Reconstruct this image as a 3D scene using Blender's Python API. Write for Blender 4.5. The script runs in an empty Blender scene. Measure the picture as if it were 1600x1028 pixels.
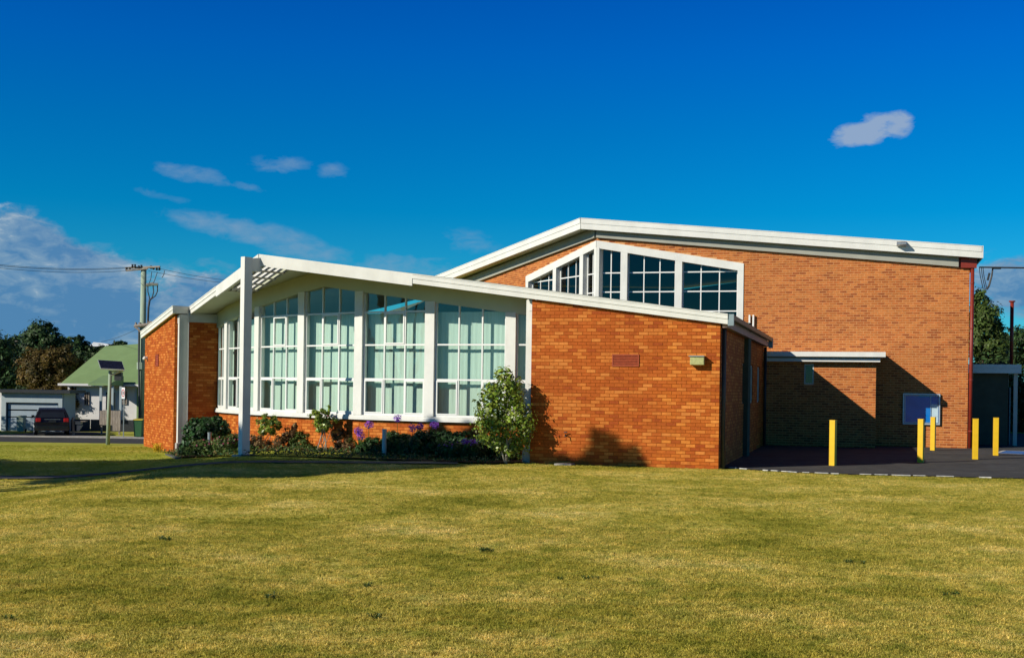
import bpy, math, random
import numpy as np
from mathutils import Vector, Matrix
random.seed(7); RNG = np.random.default_rng(7)
S = bpy.context.scene
# ------------------------------------------------------------------ camera
CAMZ = 1.93; FPX = 1900.0; ROLL = 0.0145
cam = bpy.data.cameras.new('camera'); co = bpy.data.objects.new('camera', cam); S.collection.objects.link(co)
cam.sensor_fit = 'HORIZONTAL'; cam.sensor_width = 36.0; cam.lens = 36.0 * FPX / 1600.0
cam.shift_y = (605 - 514) / 1600.0
cam.clip_start = 0.1; cam.clip_end = 6000
co.matrix_world = Matrix.Translation((0, 0, CAMZ)) @ Matrix.Rotation(math.pi / 2, 4, 'X') @ Matrix.Rotation(ROLL, 4, 'Z')
S.camera = co
# ------------------------------------------------------------------ sun, sky, exposure
SUN_H = Vector((0.853, 0.522)).normalized(); SUN_EL = math.radians(28)
sd = Vector((SUN_H.x * math.cos(SUN_EL), SUN_H.y * math.cos(SUN_EL), -math.sin(SUN_EL)))
sl = bpy.data.lights.new('sun', 'SUN'); sl.energy = 4.3; sl.angle = math.radians(0.5); sl.color = (1.0, 0.93, 0.80)
so = bpy.data.objects.new('sun', sl); S.collection.objects.link(so); so.location = (-20, -12, 30)
so.rotation_mode = 'QUATERNION'; so.rotation_quaternion = sd.to_track_quat('-Z', 'Y')
S.view_settings.view_transform = 'Standard'; S.view_settings.look = 'None'
S.view_settings.exposure = 0.15; S.view_settings.gamma = 1.0; S.view_settings.use_curve_mapping = False
W = bpy.data.worlds.new('World'); S.world = W; W.use_nodes = True
def build_world():
    nt = W.node_tree; nt.nodes.clear(); N = nt.nodes.new; L = nt.links.new
    def nd(t, **k):
        n = N(t)
        for a, b in k.items(): setattr(n, a, b)
        return n
    def mth(op, a, b=None, clamp=False):
        n = nd('ShaderNodeMath', operation=op); n.use_clamp = clamp
        for i, v in enumerate((a, b)):
            if v is None: continue
            if isinstance(v, (int, float)): n.inputs[i].default_value = v
            else: L(v, n.inputs[i])
        return n.outputs[0]
    sky = nd('ShaderNodeTexSky', sky_type='NISHITA'); sky.sun_disc = False
    sky.sun_elevation = SUN_EL; sky.sun_rotation = math.atan2(-SUN_H.x, -SUN_H.y) % (2 * math.pi)
    sky.air_density = 0.9; sky.dust_density = 0.15; sky.ozone_density = 3.0
    tc = nd('ShaderNodeTexCoord'); sep = nd('ShaderNodeSeparateXYZ'); L(tc.outputs['Generated'], sep.inputs[0])
    x, y, z = sep.outputs
    hyp = mth('SQRT', mth('ADD', mth('MULTIPLY', x, x), mth('MULTIPLY', y, y)))
    el = mth('ARCTAN2', z, hyp); az = mth('ARCTAN2', x, y)      # radians; az 0 is the way the camera looks
    # air colour: a deep polarised blue that pales towards the horizon
    ramp = nd('ShaderNodeValToRGB'); cr = ramp.color_ramp
    L(mth('MULTIPLY', el, 1 / 1.5708, True), ramp.inputs[0])
    cr.elements[0].position = 0.0; cr.elements[0].color = (0.20, 0.60, 0.74, 1)
    cr.elements[1].position = 1.0; cr.elements[1].color = (0.0, 0.03, 0.13, 1)
    for p, c in ((0.055, (0.045, 0.58, 0.80, 1)), (0.09, (0.002, 0.53, 0.84, 1)), (0.13, (0.0, 0.48, 0.90, 1)), (0.17, (0.0, 0.42, 1.0, 1)), (0.205, (0.0, 0.36, 1.0, 1)), (0.28, (0.0, 0.17, 0.55, 1)), (0.45, (0.0, 0.06, 0.24, 1))):
        e = cr.elements.new(p); e.color = c
    mul = nd('ShaderNodeMix', data_type='RGBA', blend_type='MULTIPLY'); mul.inputs[0].default_value = 1
    L(sky.outputs[0], mul.inputs[6]); L(ramp.outputs[0], mul.inputs[7])
    # clouds
    comb = nd('ShaderNodeCombineXYZ'); L(mth('MULTIPLY', az, 1.0), comb.inputs[0]); L(mth('MULTIPLY', el, 2.2), comb.inputs[1])
    def noise(scale, det, rough, off, dist=0.0):
        mp = nd('ShaderNodeVectorMath', operation='ADD'); L(comb.outputs[0], mp.inputs[0]); mp.inputs[1].default_value = off
        n = nd('ShaderNodeTexNoise'); n.inputs['Scale'].default_value = scale; n.inputs['Detail'].default_value = det
        n.inputs['Roughness'].default_value = rough; n.inputs['Distortion'].default_value = dist
        L(mp.outputs[0], n.inputs['Vector']); return n.outputs[0]
    fine = noise(62, 7, 0.62, (1.3, 2.1, 0), 0.4); mid = noise(17, 6, 0.6, (4.1, 0.7, 0), 0.3)
    def blob(px, py, rx, ry, tilt=0.0, gain=1.0):
        dx = px - 800; dy = py - 605
        u = dx * math.cos(ROLL) + dy * math.sin(ROLL); v = -dx * math.sin(ROLL) + dy * math.cos(ROLL)
        a0 = math.atan2(u, FPX); e0 = math.atan2(-v, math.hypot(FPX, u)); rx /= FPX; ry /= FPX
        da = mth('SUBTRACT', az, a0); de = mth('SUBTRACT', el, e0)
        if tilt: de = mth('SUBTRACT', de, mth('MULTIPLY', da, tilt))
        q = mth('ADD', mth('POWER', mth('ABSOLUTE', mth('DIVIDE', da, rx)), 2), mth('POWER', mth('ABSOLUTE', mth('DIVIDE', de, ry)), 2))
        return mth('MULTIPLY', mth('SUBTRACT', 1.0, q, True), gain)
    # thick cumulus = first list, thin wisps = second list (the clouds seen over the roofs)
    thick = [(30, 395, 130, 70, -.25, 1.3), (110, 450, 170, 75, -.15, 1.5), (10, 350, 95, 38, -.1, .8), (240, 500, 220, 60, 0, 1.4), (30, 520, 240, 70, 0, 1.5), (330, 460, 150, 44, 0, 1.0),
             (-250, 430, 330, 130, 0, 1.5), (1575, 440, 95, 42, 0, .9), (1480, 430, 60, 16, 0, .4), (1720, 450, 200, 60, 0, 1.2), (1350, 208, 66, 24, .13, .95), (1400, 196, 34, 25, 0, .9), (1372, 196, 36, 24, 0, .9)]
    thin = [(200, 430, 190, 40, 0, .6), (300, 273, 75, 17, -.10, .9), (370, 288, 60, 9, -.2, .6), (440, 258, 60, 18, 0, .7), (520, 268, 32, 18, 0, .6), (250, 305, 60, 9, -.2, .4), (390, 362, 150, 24, -.16, 1.0), (470, 388, 110, 24, -.15, .8),
            (640, 415, 110, 24, 0, .8), (730, 378, 65, 24, -.1, .5), (340, 415, 60, 16, 0, .6), (150, 385, 50, 10, 0, .5), (1500, 400, 80, 14, 0, .5)]
    def total(lst):
        t = None
        for b in lst:
            o = blob(*b); t = o if t is None else mth('MAXIMUM', t, o)
        return t
    tk = total(thick); tn = total(thin)
    # the same kind of cloud banks lie low round the rest of the sky
    bank = mth('SUBTRACT', 1.0, mth('ABSOLUTE', mth('DIVIDE', mth('SUBTRACT', el, 0.09), 0.16)), True)
    away = mth('MULTIPLY', mth('SUBTRACT', mth('ABSOLUTE', az), 0.62, True), 2.5, True)
    nb = mth('MULTIPLY', mth('SUBTRACT', noise(3.2, 5, .55, (9.2, 3.1, 0)), .50, True), 3.0, True)
    tk = mth('MAXIMUM', tk, mth('MULTIPLY', mth('MULTIPLY', bank, away), nb))
    n2 = mth('ADD', mth('MULTIPLY', mid, 0.55), mth('MULTIPLY', fine, 0.45))
    den = mth('MULTIPLY', mth('ADD', mth('MULTIPLY', mth('SUBTRACT', n2, 0.5), 4.2), mth('SUBTRACT', mth('MULTIPLY', tk, 1.5), 0.28)), 1.3, True)
    den = mth('MULTIPLY', den, mth('MULTIPLY', tk, 2.2, True))
    den2 = mth('MULTIPLY', mth('ADD', mth('MULTIPLY', mth('SUBTRACT', n2, 0.5), 3.6), mth('SUBTRACT', mth('MULTIPLY', tn, 1.1), 0.26)), .62, True)
    den2 = mth('MULTIPLY', mth('MULTIPLY', den2, mth('MULTIPLY', tn, 2.0, True)), 0.85)
    cl = nd('ShaderNodeValToRGB'); c2 = cl.color_ramp
    ns = mth('ADD', noise(5.0, 4, .5, (0.4, 6.0, 0), .3), mth('MULTIPLY', mth('SUBTRACT', fine, .5), .35))
    L(ns, cl.inputs[0]) # inner light and dark of the cloud bank
    c2.elements[0].position = .42; c2.elements[0].color = (0.75, 2.0, 3.9, 1)
    c2.elements[1].position = .60; c2.elements[1].color = (4.6, 5.3, 5.8, 1)
    e = c2.elements.new(.52); e.color = (1.8, 3.0, 4.4, 1)
    lone = mth('MULTIPLY', blob(1365, 195, 200, 90), 3.0, True)
    lc = nd('ShaderNodeMix', data_type='RGBA'); L(lone, lc.inputs[0]); L(cl.outputs[0], lc.inputs[6]); lr = nd('ShaderNodeMix', data_type='RGBA'); L(mth('MULTIPLY', mth('SUBTRACT', mth('MULTIPLY', el, 12.0), mth('ADD', 2.25, mth('MULTIPLY', fine, .6)), True), 1.6, True), lr.inputs[0]); lr.inputs[6].default_value = (2.6, 3.6, 5.2, 1); lr.inputs[7].default_value = (5.6, 5.8, 6.6, 1); L(lr.outputs[2], lc.inputs[7])
    m1 = nd('ShaderNodeMix', data_type='RGBA'); L(mth('MULTIPLY', den, .93), m1.inputs[0]); L(mul.outputs[2], m1.inputs[6]); L(lc.outputs[2], m1.inputs[7])
    m2 = nd('ShaderNodeMix', data_type='RGBA'); L(den2, m2.inputs[0]); L(m1.outputs[2], m2.inputs[6]); m2.inputs[7].default_value = (2.2, 3.3, 4.6, 1)
    bg = nd('ShaderNodeBackground'); bg.inputs[1].default_value = 0.10; L(m2.outputs[2], bg.inputs[0])
    out = nd('ShaderNodeOutputWorld'); L(bg.outputs[0], out.inputs[0])
build_world()
S.render.engine = 'CYCLES'; S.cycles.diffuse_bounces = 1; S.cycles.transparent_max_bounces = 16

# ------------------------------------------------------------------ helpers
def ray(px, py):
    dx = px - 800; dy = py - 605
    return (dx * math.cos(ROLL) + dy * math.sin(ROLL)) / FPX, (-dx * math.sin(ROLL) + dy * math.cos(ROLL)) / FPX
def at(px, py, Y):
    u, v = ray(px, py); return Vector((u * Y, Y, CAMZ - v * Y))
def sm(t):
    t = np.clip(t, 0, 1); return t * t * (3 - 2 * t)
def G(x, y):
    t = sm((-np.asarray(x, float) - 6.2) / 5.2)
    return -(.42 * t) - .63 * t * sm((np.asarray(y, float) - 45) / 12.5)
def ground_at(px, py):
    u, v = ray(px, py); Y = 1.93 / v
    for _ in range(30): Y = .5 * Y + .5 * (CAMZ - float(G(u * Y, Y))) / v
    return Vector((u * Y, Y, float(G(u * Y, Y))))
C45, S45 = math.cos(math.radians(39)), math.sin(math.radians(39))
TB = math.tan(math.radians(22.85)); CB = math.cos(math.radians(22.85)); SB = math.sin(math.radians(22.85))
def frame(ox, oy): return lambda e, a: (ox + e * C45 - a * S45, oy - e * S45 - a * C45)
P = frame(-5.385, 35.75)      # low wing: e to the right along its front, a outwards
Q = frame(3.16, 46.48)        # tall hall
Rd = Vector((math.cos(math.radians(16.15)), -math.sin(math.radians(16.15)))); Rn = Vector((Rd.y, -Rd.x))      # right-hand fronts
Ld = Vector((math.cos(math.radians(61.85)), -math.sin(math.radians(61.85)))); Ln = Vector((Ld.y, -Ld.x))      # left-hand fronts (going right, towards the camera)
col = S.collection
MATS = {}
def new_mat(name):
    m = bpy.data.materials.new(name); m.use_nodes = True; return m, m.node_tree, m.node_tree.nodes['Principled BSDF']
def mat(name, c, rough=.6, spec=.3, var=.12, scale=8., bump=0., bscale=60., c2=None, metal=0., coords='Object', trans=None, detail=4, island=0.0, objrand=0.0, stretch=None, stain=None):
    """procedural paint / masonry / leaf material: base colour broken by two noises, fine bump"""
    m, nt, b = new_mat(name); N = nt.nodes.new; L = nt.links.new
    b.inputs['Roughness'].default_value = rough; b.inputs['Specular IOR Level'].default_value = spec; b.inputs['Metallic'].default_value = metal
    tc = N('ShaderNodeTexCoord'); vec = tc.outputs['Object']
    if coords == 'World': vec = N('ShaderNodeNewGeometry').outputs['Position']
    if stretch:
        mp = N('ShaderNodeMapping'); mp.inputs['Scale'].default_value = stretch; L(vec, mp.inputs[0]); vec = mp.outputs[0]
    n = N('ShaderNodeTexNoise'); n.inputs['Scale'].default_value = scale; n.inputs['Detail'].default_value = detail; n.inputs['Roughness'].default_value = .6; L(vec, n.inputs['Vector'])
    r = N('ShaderNodeValToRGB'); L(n.outputs[0], r.inputs[0])
    a = [max(0, v * (1 - var)) for v in c]; z = [v * (1 + var) for v in (c2 or c)]
    r.color_ramp.elements[0].position = .35; r.color_ramp.elements[0].color = (*a, 1)
    r.color_ramp.elements[1].position = .66; r.color_ramp.elements[1].color = (*z, 1)
    outc = r.outputs[0]
    if island or objrand:
        hs = N('ShaderNodeHueSaturation'); L(outc, hs.inputs['Color'])
        src = N('ShaderNodeNewGeometry').outputs['Random Per Island'] if island else N('ShaderNodeObjectInfo').outputs['Random']
        mr = N('ShaderNodeMapRange'); L(src, mr.inputs[0]); k = island or objrand; mr.inputs[3].default_value = 1 - k; mr.inputs[4].default_value = 1 + k; L(mr.outputs[0], hs.inputs['Value'])
        mr2 = N('ShaderNodeMapRange'); L(src, mr2.inputs[0]); mr2.inputs[3].default_value = .5 - k * .04; mr2.inputs[4].default_value = .5 + k * .04; L(mr2.outputs[0], hs.inputs['Hue'])
        outc = hs.outputs[0]
    if stain:
        g2 = N('ShaderNodeNewGeometry'); mp2 = N('ShaderNodeMapping'); mp2.inputs['Scale'].default_value = stain[:3]; L(g2.outputs['Position'], mp2.inputs[0])
        n3 = N('ShaderNodeTexNoise'); n3.inputs['Scale'].default_value = 1.0; n3.inputs['Detail'].default_value = 5; n3.inputs['Roughness'].default_value = .65; L(mp2.outputs[0], n3.inputs['Vector'])
        r3 = N('ShaderNodeMapRange'); L(n3.outputs[0], r3.inputs[0]); r3.inputs[1].default_value = .34; r3.inputs[2].default_value = .6; r3.inputs[3].default_value = stain[3]; r3.inputs[4].default_value = 1.0; r3.clamp = True
        m3 = N('ShaderNodeMix'); m3.data_type = 'RGBA'; m3.blend_type = 'MULTIPLY'; m3.inputs[0].default_value = 1; L(outc, m3.inputs[6]); L(r3.outputs[0], m3.inputs[7]); outc = m3.outputs[2]
    L(outc, b.inputs['Base Color'])
    if bump:
        n2 = N('ShaderNodeTexNoise'); n2.inputs['Scale'].default_value = bscale; n2.inputs['Detail'].default_value = 3; L(vec, n2.inputs['Vector'])
        bp = N('ShaderNodeBump'); bp.inputs['Strength'].default_value = bump; bp.inputs['Distance'].default_value = .01; L(n2.outputs[0], bp.inputs['Height']); L(bp.outputs[0], b.inputs['Normal'])
    if trans:
        tr = N('ShaderNodeBsdfTranslucent'); L(outc, tr.inputs[0]); ms = N('ShaderNodeMixShader'); ms.inputs[0].default_value = trans
        L(b.outputs[0], ms.inputs[1]); L(tr.outputs[0], ms.inputs[2]); L(ms.outputs[0], nt.nodes['Material Output'].inputs[0])
    MATS[name] = m; return m
def glass_mat(name, tint, extra=0.02):
    m, nt, b = new_mat(name); N = nt.nodes.new; L = nt.links.new; nt.nodes.remove(b)
    t = N('ShaderNodeBsdfTransparent'); t.inputs[0].default_value = (*tint, 1)
    g = N('ShaderNodeBsdfGlossy'); g.inputs['Roughness'].default_value = .012; g.inputs[0].default_value = (1, 1, 1, 1)
    ge = N('ShaderNodeNewGeometry'); dt = N('ShaderNodeVectorMath'); dt.operation = 'DOT_PRODUCT'; L(ge.outputs['Incoming'], dt.inputs[0]); L(ge.outputs['Normal'], dt.inputs[1])
    def M(op, a, b=0.):
        n = N('ShaderNodeMath'); n.operation = op
        for i, v in enumerate((a, b)):
            if isinstance(v, (int, float)): n.inputs[i].default_value = v
            else: L(v, n.inputs[i])
        return n.outputs[0]
    # Schlick's law, the same from both faces of the pane
    fo = M('ADD', M('MULTIPLY', M('POWER', M('SUBTRACT', 1.0, M('ABSOLUTE', dt.outputs['Value'])), 5.0), .92), .05)
    nz = N('ShaderNodeTexNoise'); nz.inputs['Scale'].default_value = 1.4; tc = N('ShaderNodeTexCoord'); L(tc.outputs['Object'], nz.inputs['Vector'])
    bp = N('ShaderNodeBump'); bp.inputs['Strength'].default_value = .25; bp.inputs['Distance'].default_value = .01; L(nz.outputs[0], bp.inputs['Height']); L(bp.outputs[0], g.inputs['Normal'])
    ad = N('ShaderNodeMath'); ad.operation = 'ADD'; L(fo, ad.inputs[0]); ad.inputs[1].default_value = extra
    ms = N('ShaderNodeMixShader'); L(ad.outputs[0], ms.inputs[0]); L(t.outputs[0], ms.inputs[1]); L(g.outputs[0], ms.inputs[2])
    L(ms.outputs[0], nt.nodes['Material Output'].inputs[0]); MATS[name] = m; return m

class MB:
    def __init__(s): s.v = []; s.f = []; s.m = []
    def face(s, pts, mi=0):
        k = len(s.v); s.v += [tuple(p) for p in pts]; s.f.append(tuple(range(k, k + len(pts)))); s.m.append(mi)
    def hexa(s, b, t, mi=0):
        """b, t: 4 bottom and 4 top points in the same order"""
        k = len(s.v); s.v += [tuple(p) for p in b] + [tuple(p) for p in t]
        fs = [(3, 2, 1, 0), (4, 5, 6, 7)] + [(i, (i + 1) % 4, 4 + (i + 1) % 4, 4 + i) for i in range(4)]
        for f in fs: s.f.append(tuple(k + i for i in f)); s.m.append(mi)
    def box(s, c, d, mi=0, rz=0.):
        x, y, z = c; a, b, h = d[0] / 2, d[1] / 2, d[2] / 2; cz, sz = math.cos(rz), math.sin(rz)
        q = [(x + i * a * cz - j * b * sz, y + i * a * sz + j * b * cz) for i, j in ((-1, -1), (1, -1), (1, 1), (-1, 1))]
        s.hexa([(*p, z - h) for p in q], [(*p, z + h) for p in q], mi)
    def seg(s, pA, pB, n, o0, o1, z0, z1, mi=0):
        """beam along pA->pB (3D), n 2D outward normal; z0/z1 offsets below/above the line"""
        A = Vector(pA); B = Vector(pB); n3 = Vector((n[0], n[1], 0))
        a = [A + n3 * o0, B + n3 * o0, B + n3 * o1, A + n3 * o1]
        s.hexa([p + Vector((0, 0, z0)) for p in a], [p + Vector((0, 0, z1)) for p in a], mi)
    def prism(s, poly, ztop, zbot, mi=0):
        k = len(s.v); n = len(poly)
        s.v += [(x, y, zbot(i)) for i, (x, y) in enumerate(poly)] + [(x, y, ztop(i)) for i, (x, y) in enumerate(poly)]
        s.f.append(tuple(k + i for i in reversed(range(n)))); s.f.append(tuple(k + n + i for i in range(n))); s.m += [mi, mi]
        for i in range(n):
            j = (i + 1) % n; s.f.append((k + i, k + j, k + n + j, k + n + i)); s.m.append(mi)
    def tube(s, pts, r, seg=8, mi=0, cap=True):
        pts = [Vector(p) for p in pts]; rs = r if isinstance(r, (list, tuple)) else [r] * len(pts); k = len(s.v)
        for i, p in enumerate(pts):
            d = (pts[min(i + 1, len(pts) - 1)] - pts[max(i - 1, 0)]).normalized()
            a = d.orthogonal().normalized() if i == 0 else (a - d * a.dot(d)).normalized()
            b = d.cross(a)
            for j in range(seg):
                t = 2 * math.pi * j / seg; s.v.append(tuple(p + (a * math.cos(t) + b * math.sin(t)) * rs[i]))
        for i in range(len(pts) - 1):
            for j in range(seg):
                j2 = (j + 1) % seg; s.f.append((k + i * seg + j, k + i * seg + j2, k + (i + 1) * seg + j2, k + (i + 1) * seg + j)); s.m.append(mi)
        if cap:
            s.f.append(tuple(k + j for j in reversed(range(seg)))); s.m.append(mi)
            s.f.append(tuple(k + (len(pts) - 1) * seg + j for j in range(seg))); s.m.append(mi)
    def build(s, name, mats, parent=None, bevel=0., smooth=False):
        me = bpy.data.meshes.new(name); me.from_pydata(s.v, [], s.f)
        if isinstance(mats, str): mats = [mats]
        for q in mats: me.materials.append(MATS[q])
        if len(mats) > 1: me.polygons.foreach_set('material_index', s.m)
        if smooth: me.polygons.foreach_set('use_smooth', [True] * len(me.polygons))
        me.update(); o = bpy.data.objects.new(name, me); col.objects.link(o)
        if parent: o.parent = parent
        if bevel:
            b = o.modifiers.new('bevel', 'BEVEL'); b.width = bevel; b.segments = 2; b.limit_method = 'ANGLE'
        return o
def tag(o, label=None, cat=None, group=None, kind=None):
    if label: o['label'] = label
    if cat: o['category'] = cat
    if group: o['group'] = group
    if kind: o['kind'] = kind
    return o
def empty(name, loc=(0, 0, 0), **k):
    o = bpy.data.objects.new(name, None); o.location = loc; o.empty_display_size = .2; col.objects.link(o); return tag(o, **k)
def one(name, mats, fn, parent=None, bevel=0., smooth=False):
    b = MB(); fn(b); return b.build(name, mats, parent, bevel, smooth)
def shift(o, root):      # geometry is written in world space; put it under a root that stands at its base
    o.data.transform(Matrix.Translation(-root.location)); return o

# ------------------------------------------------------------------ materials
mat('white_paint', (.79, .79, .73), .5, .3, .035, 2.2, .05, 40, coords='World', stain=(1.6, 1.6, .9, .90))
mat('window_white', (.82, .83, .79), .35, .4, .03, 5, coords='World')
mat('soffit_cream', (.55, .57, .42), .6, .25, .05, 1.2, coords='World')
mat('pilaster_grey', (.56, .58, .52), .55, .3, .05, 3, coords='World')
mat('beam_grey', (.36, .36, .30), .6, .3, .06, 2, coords='World')
for i, (a, b) in enumerate((((.48, .112, .013), .14), ((.53, .132, .017), .12), ((.64, .20, .032), .12), ((.41, .085, .012), .15), ((.70, .24, .045), .10))):
    mat('orange_brick_%d' % i, a, .75, .2, b, 14, .18, 90, coords='World', objrand=.08, stain=(.9, .9, 1.1, .84))
mat('orange_mortar', (.32, .075, .008), .9, .1, .2, 20, .3, 80, coords='World')
for i, a in enumerate(((.49, .148, .033), (.55, .178, .042), (.42, .112, .025), (.33, .08, .02), (.53, .15, .034))):
    mat('brown_brick_%d' % i, a, .8, .2, .16, 10, .2, 90, coords='World', stain=(.5, .5, .8, .82))
mat('cream_mortar', (.70, .36, .15), .9, .1, .12, 9, .3, 60, coords='World')
glass_mat('clear_glass', (.80, .94, .87), .01); glass_mat('hall_glass', (.46, .44, .34), -.01); glass_mat('board_glass', (.80, .92, .98), -.02)
mat('curtain_cloth', (.88, .90, .87), .85, .1, .07, 3, trans=.25, coords='World', stretch=(6, 6, .3))
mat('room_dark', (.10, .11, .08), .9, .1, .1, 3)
mat('room_olive', (.16, .15, .05), .9, .1, .1, 3)
mat('roof_metal', (.35, .36, .36), .5, .4, .08, 2)
mat('red_brown_paint', (.24, .028, .014), .45, .4, .12, 6)
mat('vent_red', (.34, .065, .025), .55, .3, .15, 12)
mat('gutter_green', (.17, .17, .11), .5, .4, .15, 4)
mat('gutter_blue', (.25, .33, .36), .5, .4, .1, 4)
mat('fascia_pink', (.42, .28, .24), .6, .3, .1, 3)
mat('black_pipe', (.03, .03, .03), .5, .4, .2, 5)
mat('lamp_glass', (.45, .46, .20), .35, .5, .15, 20)
mat('bollard_yellow', (.85, .52, .015), .45, .4, .06, 6, .08, 30)
mat('steel', (.42, .44, .45), .35, .5, .1, 20, metal=.6)
mat('concrete', (.40, .38, .34), .9, .15, .15, 6, .3, 40, coords='World')
mat('asphalt', (.082, .080, .074), .85, .25, .22, 3.0, .7, 160, coords='World', detail=8, stain=(.45, .8, 1, .68))
mat('asphalt_old', (.06, .06, .058), .9, .2, .2, 2.0, .5, 120, coords='World', detail=8)
mat('path_asphalt', (.10, .10, .10), .9, .2, .2, 4, .5, 120, coords='World')
mat('line_white', (.62, .61, .56), .8, .2, .25, 12, coords='World')
mat('line_blue', (.06, .16, .42), .8, .2, .2, 12, coords='World')
mat('mulch', (.055, .032, .018), .95, .1, .5, 30, 1.0, 60, coords='World')
mat('bark', (.16, .12, .09), .9, .1, .3, 12, .6, 40)
mat('pale_bark', (.36, .31, .24), .85, .15, .2, 18, .4, 60)
mat('aluminium', (.50, .55, .60), .4, .5, .08, 10, metal=.3)
mat('board_blue', (.006, .22, .62), .8, .2, .1, 3)
mat('paper', (.80, .78, .76), .8, .2, .05, 10)
mat('pole_green', (.32, .40, .30), .7, .3, .15, 3, .2, 20, stretch=(4, 4, .4))
mat('dark_metal', (.03, .035, .04), .5, .4, .2, 9)
mat('weathered_wood', (.34, .29, .24), .85, .15, .25, 5, .3, 30, stretch=(6, 6, .8))
mat('ceramic', (.30, .26, .22), .4, .5, .2, 12)
mat('house_white', (.78, .77, .76), .7, .2, .03, 2)
mat('house_green_roof', (.22, .33, .14), .5, .35, .06, 1.5)
mat('garage_wall', (.42, .50, .52), .7, .2, .06, 2)
mat('garage_door', (.36, .44, .50), .6, .3, .06, 2)
mat('pv_cell', (.012, .014, .03), .25, .5, .2, 8)
mat('car_black', (.012, .013, .018), .22, .6, .2, 3)
mat('car_glass', (.02, .025, .035), .08, .6, .1, 3)
mat('tyre', (.02, .02, .02), .9, .1, .2, 10)
mat('tail_red', (.5, .01, .012), .25, .5, .1, 10)
mat('bin_green', (.03, .11, .04), .5, .4, .1, 6)
mat('bin_yellow', (.60, .48, .05), .5, .4, .1, 6)
mat('bin_grey', (.30, .36, .28), .6, .3, .1, 6)
mat('sign_white', (.75, .75, .75), .5, .3, .03, 6)
mat('sign_black', (.02, .02, .02), .5, .3, .1, 6)
mat('sign_red', (.5, .03, .03), .5, .3, .1, 6)
mat('flower_purple', (.30, .10, .62), .7, .2, .2, 20, island=.3, trans=.3)
mat('flower_pink', (.55, .10, .20), .7, .2, .2, 20, island=.3, trans=.3)
mat('flower_red', (.62, .07, .03), .7, .2, .2, 20, island=.3, trans=.3)
mat('flower_white', (.75, .74, .66), .7, .2, .1, 20, island=.1, trans=.3)
mat('flower_yellow', (.70, .50, .03), .7, .2, .2, 20, island=.2, trans=.3)
mat('leaf_glossy', (.12, .22, .018), .36, .5, .25, 9, c2=(.34, .40, .06), island=.6, trans=.28)
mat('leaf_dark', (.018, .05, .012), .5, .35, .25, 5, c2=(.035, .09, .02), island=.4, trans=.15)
mat('leaf_mid', (.05, .10, .018), .55, .3, .25, 5, c2=(.10, .14, .03), island=.4, trans=.2)
mat('leaf_olive', (.05, .05, .010), .6, .3, .25, .8, c2=(.13, .080, .015), island=.3, trans=.12)
mat('leaf_evergreen', (.018, .045, .014), .6, .3, .3, .7, c2=(.045, .085, .022), island=.45, trans=.04)
mat('leaf_russet', (.16, .07, .03), .6, .3, .3, 8, c2=(.20, .13, .05), island=.4, trans=.2)
mat('far_roof', (.72, .74, .76), .6, .3, .05, .5)
mat('far_wall', (.30, .26, .22), .8, .2, .1, .5)
mat('hill_green', (.03, .05, .015), .95, .1, .4, .08, coords='World')

def grass_colour(nt, vec):
    """patches of dry straw and green growth, larger than the blades; shared by the soil and the blades"""
    N = nt.nodes.new; L = nt.links.new
    def noise(s, d, off):
        mp = N('ShaderNodeMapping'); mp.inputs['Location'].default_value = (off, off * .7, 0); L(vec, mp.inputs[0])
        n = N('ShaderNodeTexNoise'); n.inputs['Scale'].default_value = s; n.inputs['Detail'].default_value = d; n.inputs['Roughness'].default_value = .62; L(mp.outputs[0], n.inputs['Vector']); return n.outputs[0]
    r = N('ShaderNodeValToRGB'); L(noise(.42, 7, 0), r.inputs[0]); e = r.color_ramp.elements
    e[0].position = .30; e[0].color = (.25, .26, .030, 1); e[1].position = .72; e[1].color = (.78, .68, .29, 1)
    for p, c in ((.43, (.44, .41, .072, 1)), (.56, (.60, .53, .14, 1))):
        q = r.color_ramp.elements.new(p); q.color = c
    r2 = N('ShaderNodeValToRGB'); L(noise(3.2, 5, 5), r2.inputs[0]); e = r2.color_ramp.elements
    e[0].position = .30; e[0].color = (.60, .70, .42, 1); e[1].position = .62; e[1].color = (1.30, 1.18, 1.15, 1)
    m = N('ShaderNodeMix'); m.data_type = 'RGBA'; m.blend_type = 'MULTIPLY'; m.inputs[0].default_value = 1; L(r.outputs[0], m.inputs[6]); L(r2.outputs[0], m.inputs[7])
    r4 = N('ShaderNodeValToRGB'); L(noise(7.5, 3, 11), r4.inputs[0]); e4 = r4.color_ramp.elements; e4[0].position = .30; e4[0].color = (.50, .50, .42, 1); e4[1].position = .40; e4[1].color = (1, 1, 1, 1)
    m5 = N('ShaderNodeMix'); m5.data_type = 'RGBA'; m5.blend_type = 'MULTIPLY'; m5.inputs[0].default_value = 1; L(m.outputs[2], m5.inputs[6]); L(r4.outputs[0], m5.inputs[7]); m = m5
    # greener near the building, where the hose reaches
    sp = N('ShaderNodeSeparateXYZ'); L(vec, sp.inputs[0]); mr = N('ShaderNodeMapRange'); L(sp.outputs[1], mr.inputs[0]); mr.inputs[1].default_value = 29.0; mr.inputs[2].default_value = 31.5; mr.inputs[4].default_value = .6; mr.clamp = True
    m2 = N('ShaderNodeMix'); m2.data_type = 'RGBA'; L(mr.outputs[0], m2.inputs[0]); L(m.outputs[2], m2.inputs[6]); m2.inputs[7].default_value = (.27, .33, .03, 1)
    return m2.outputs[2]
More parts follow.
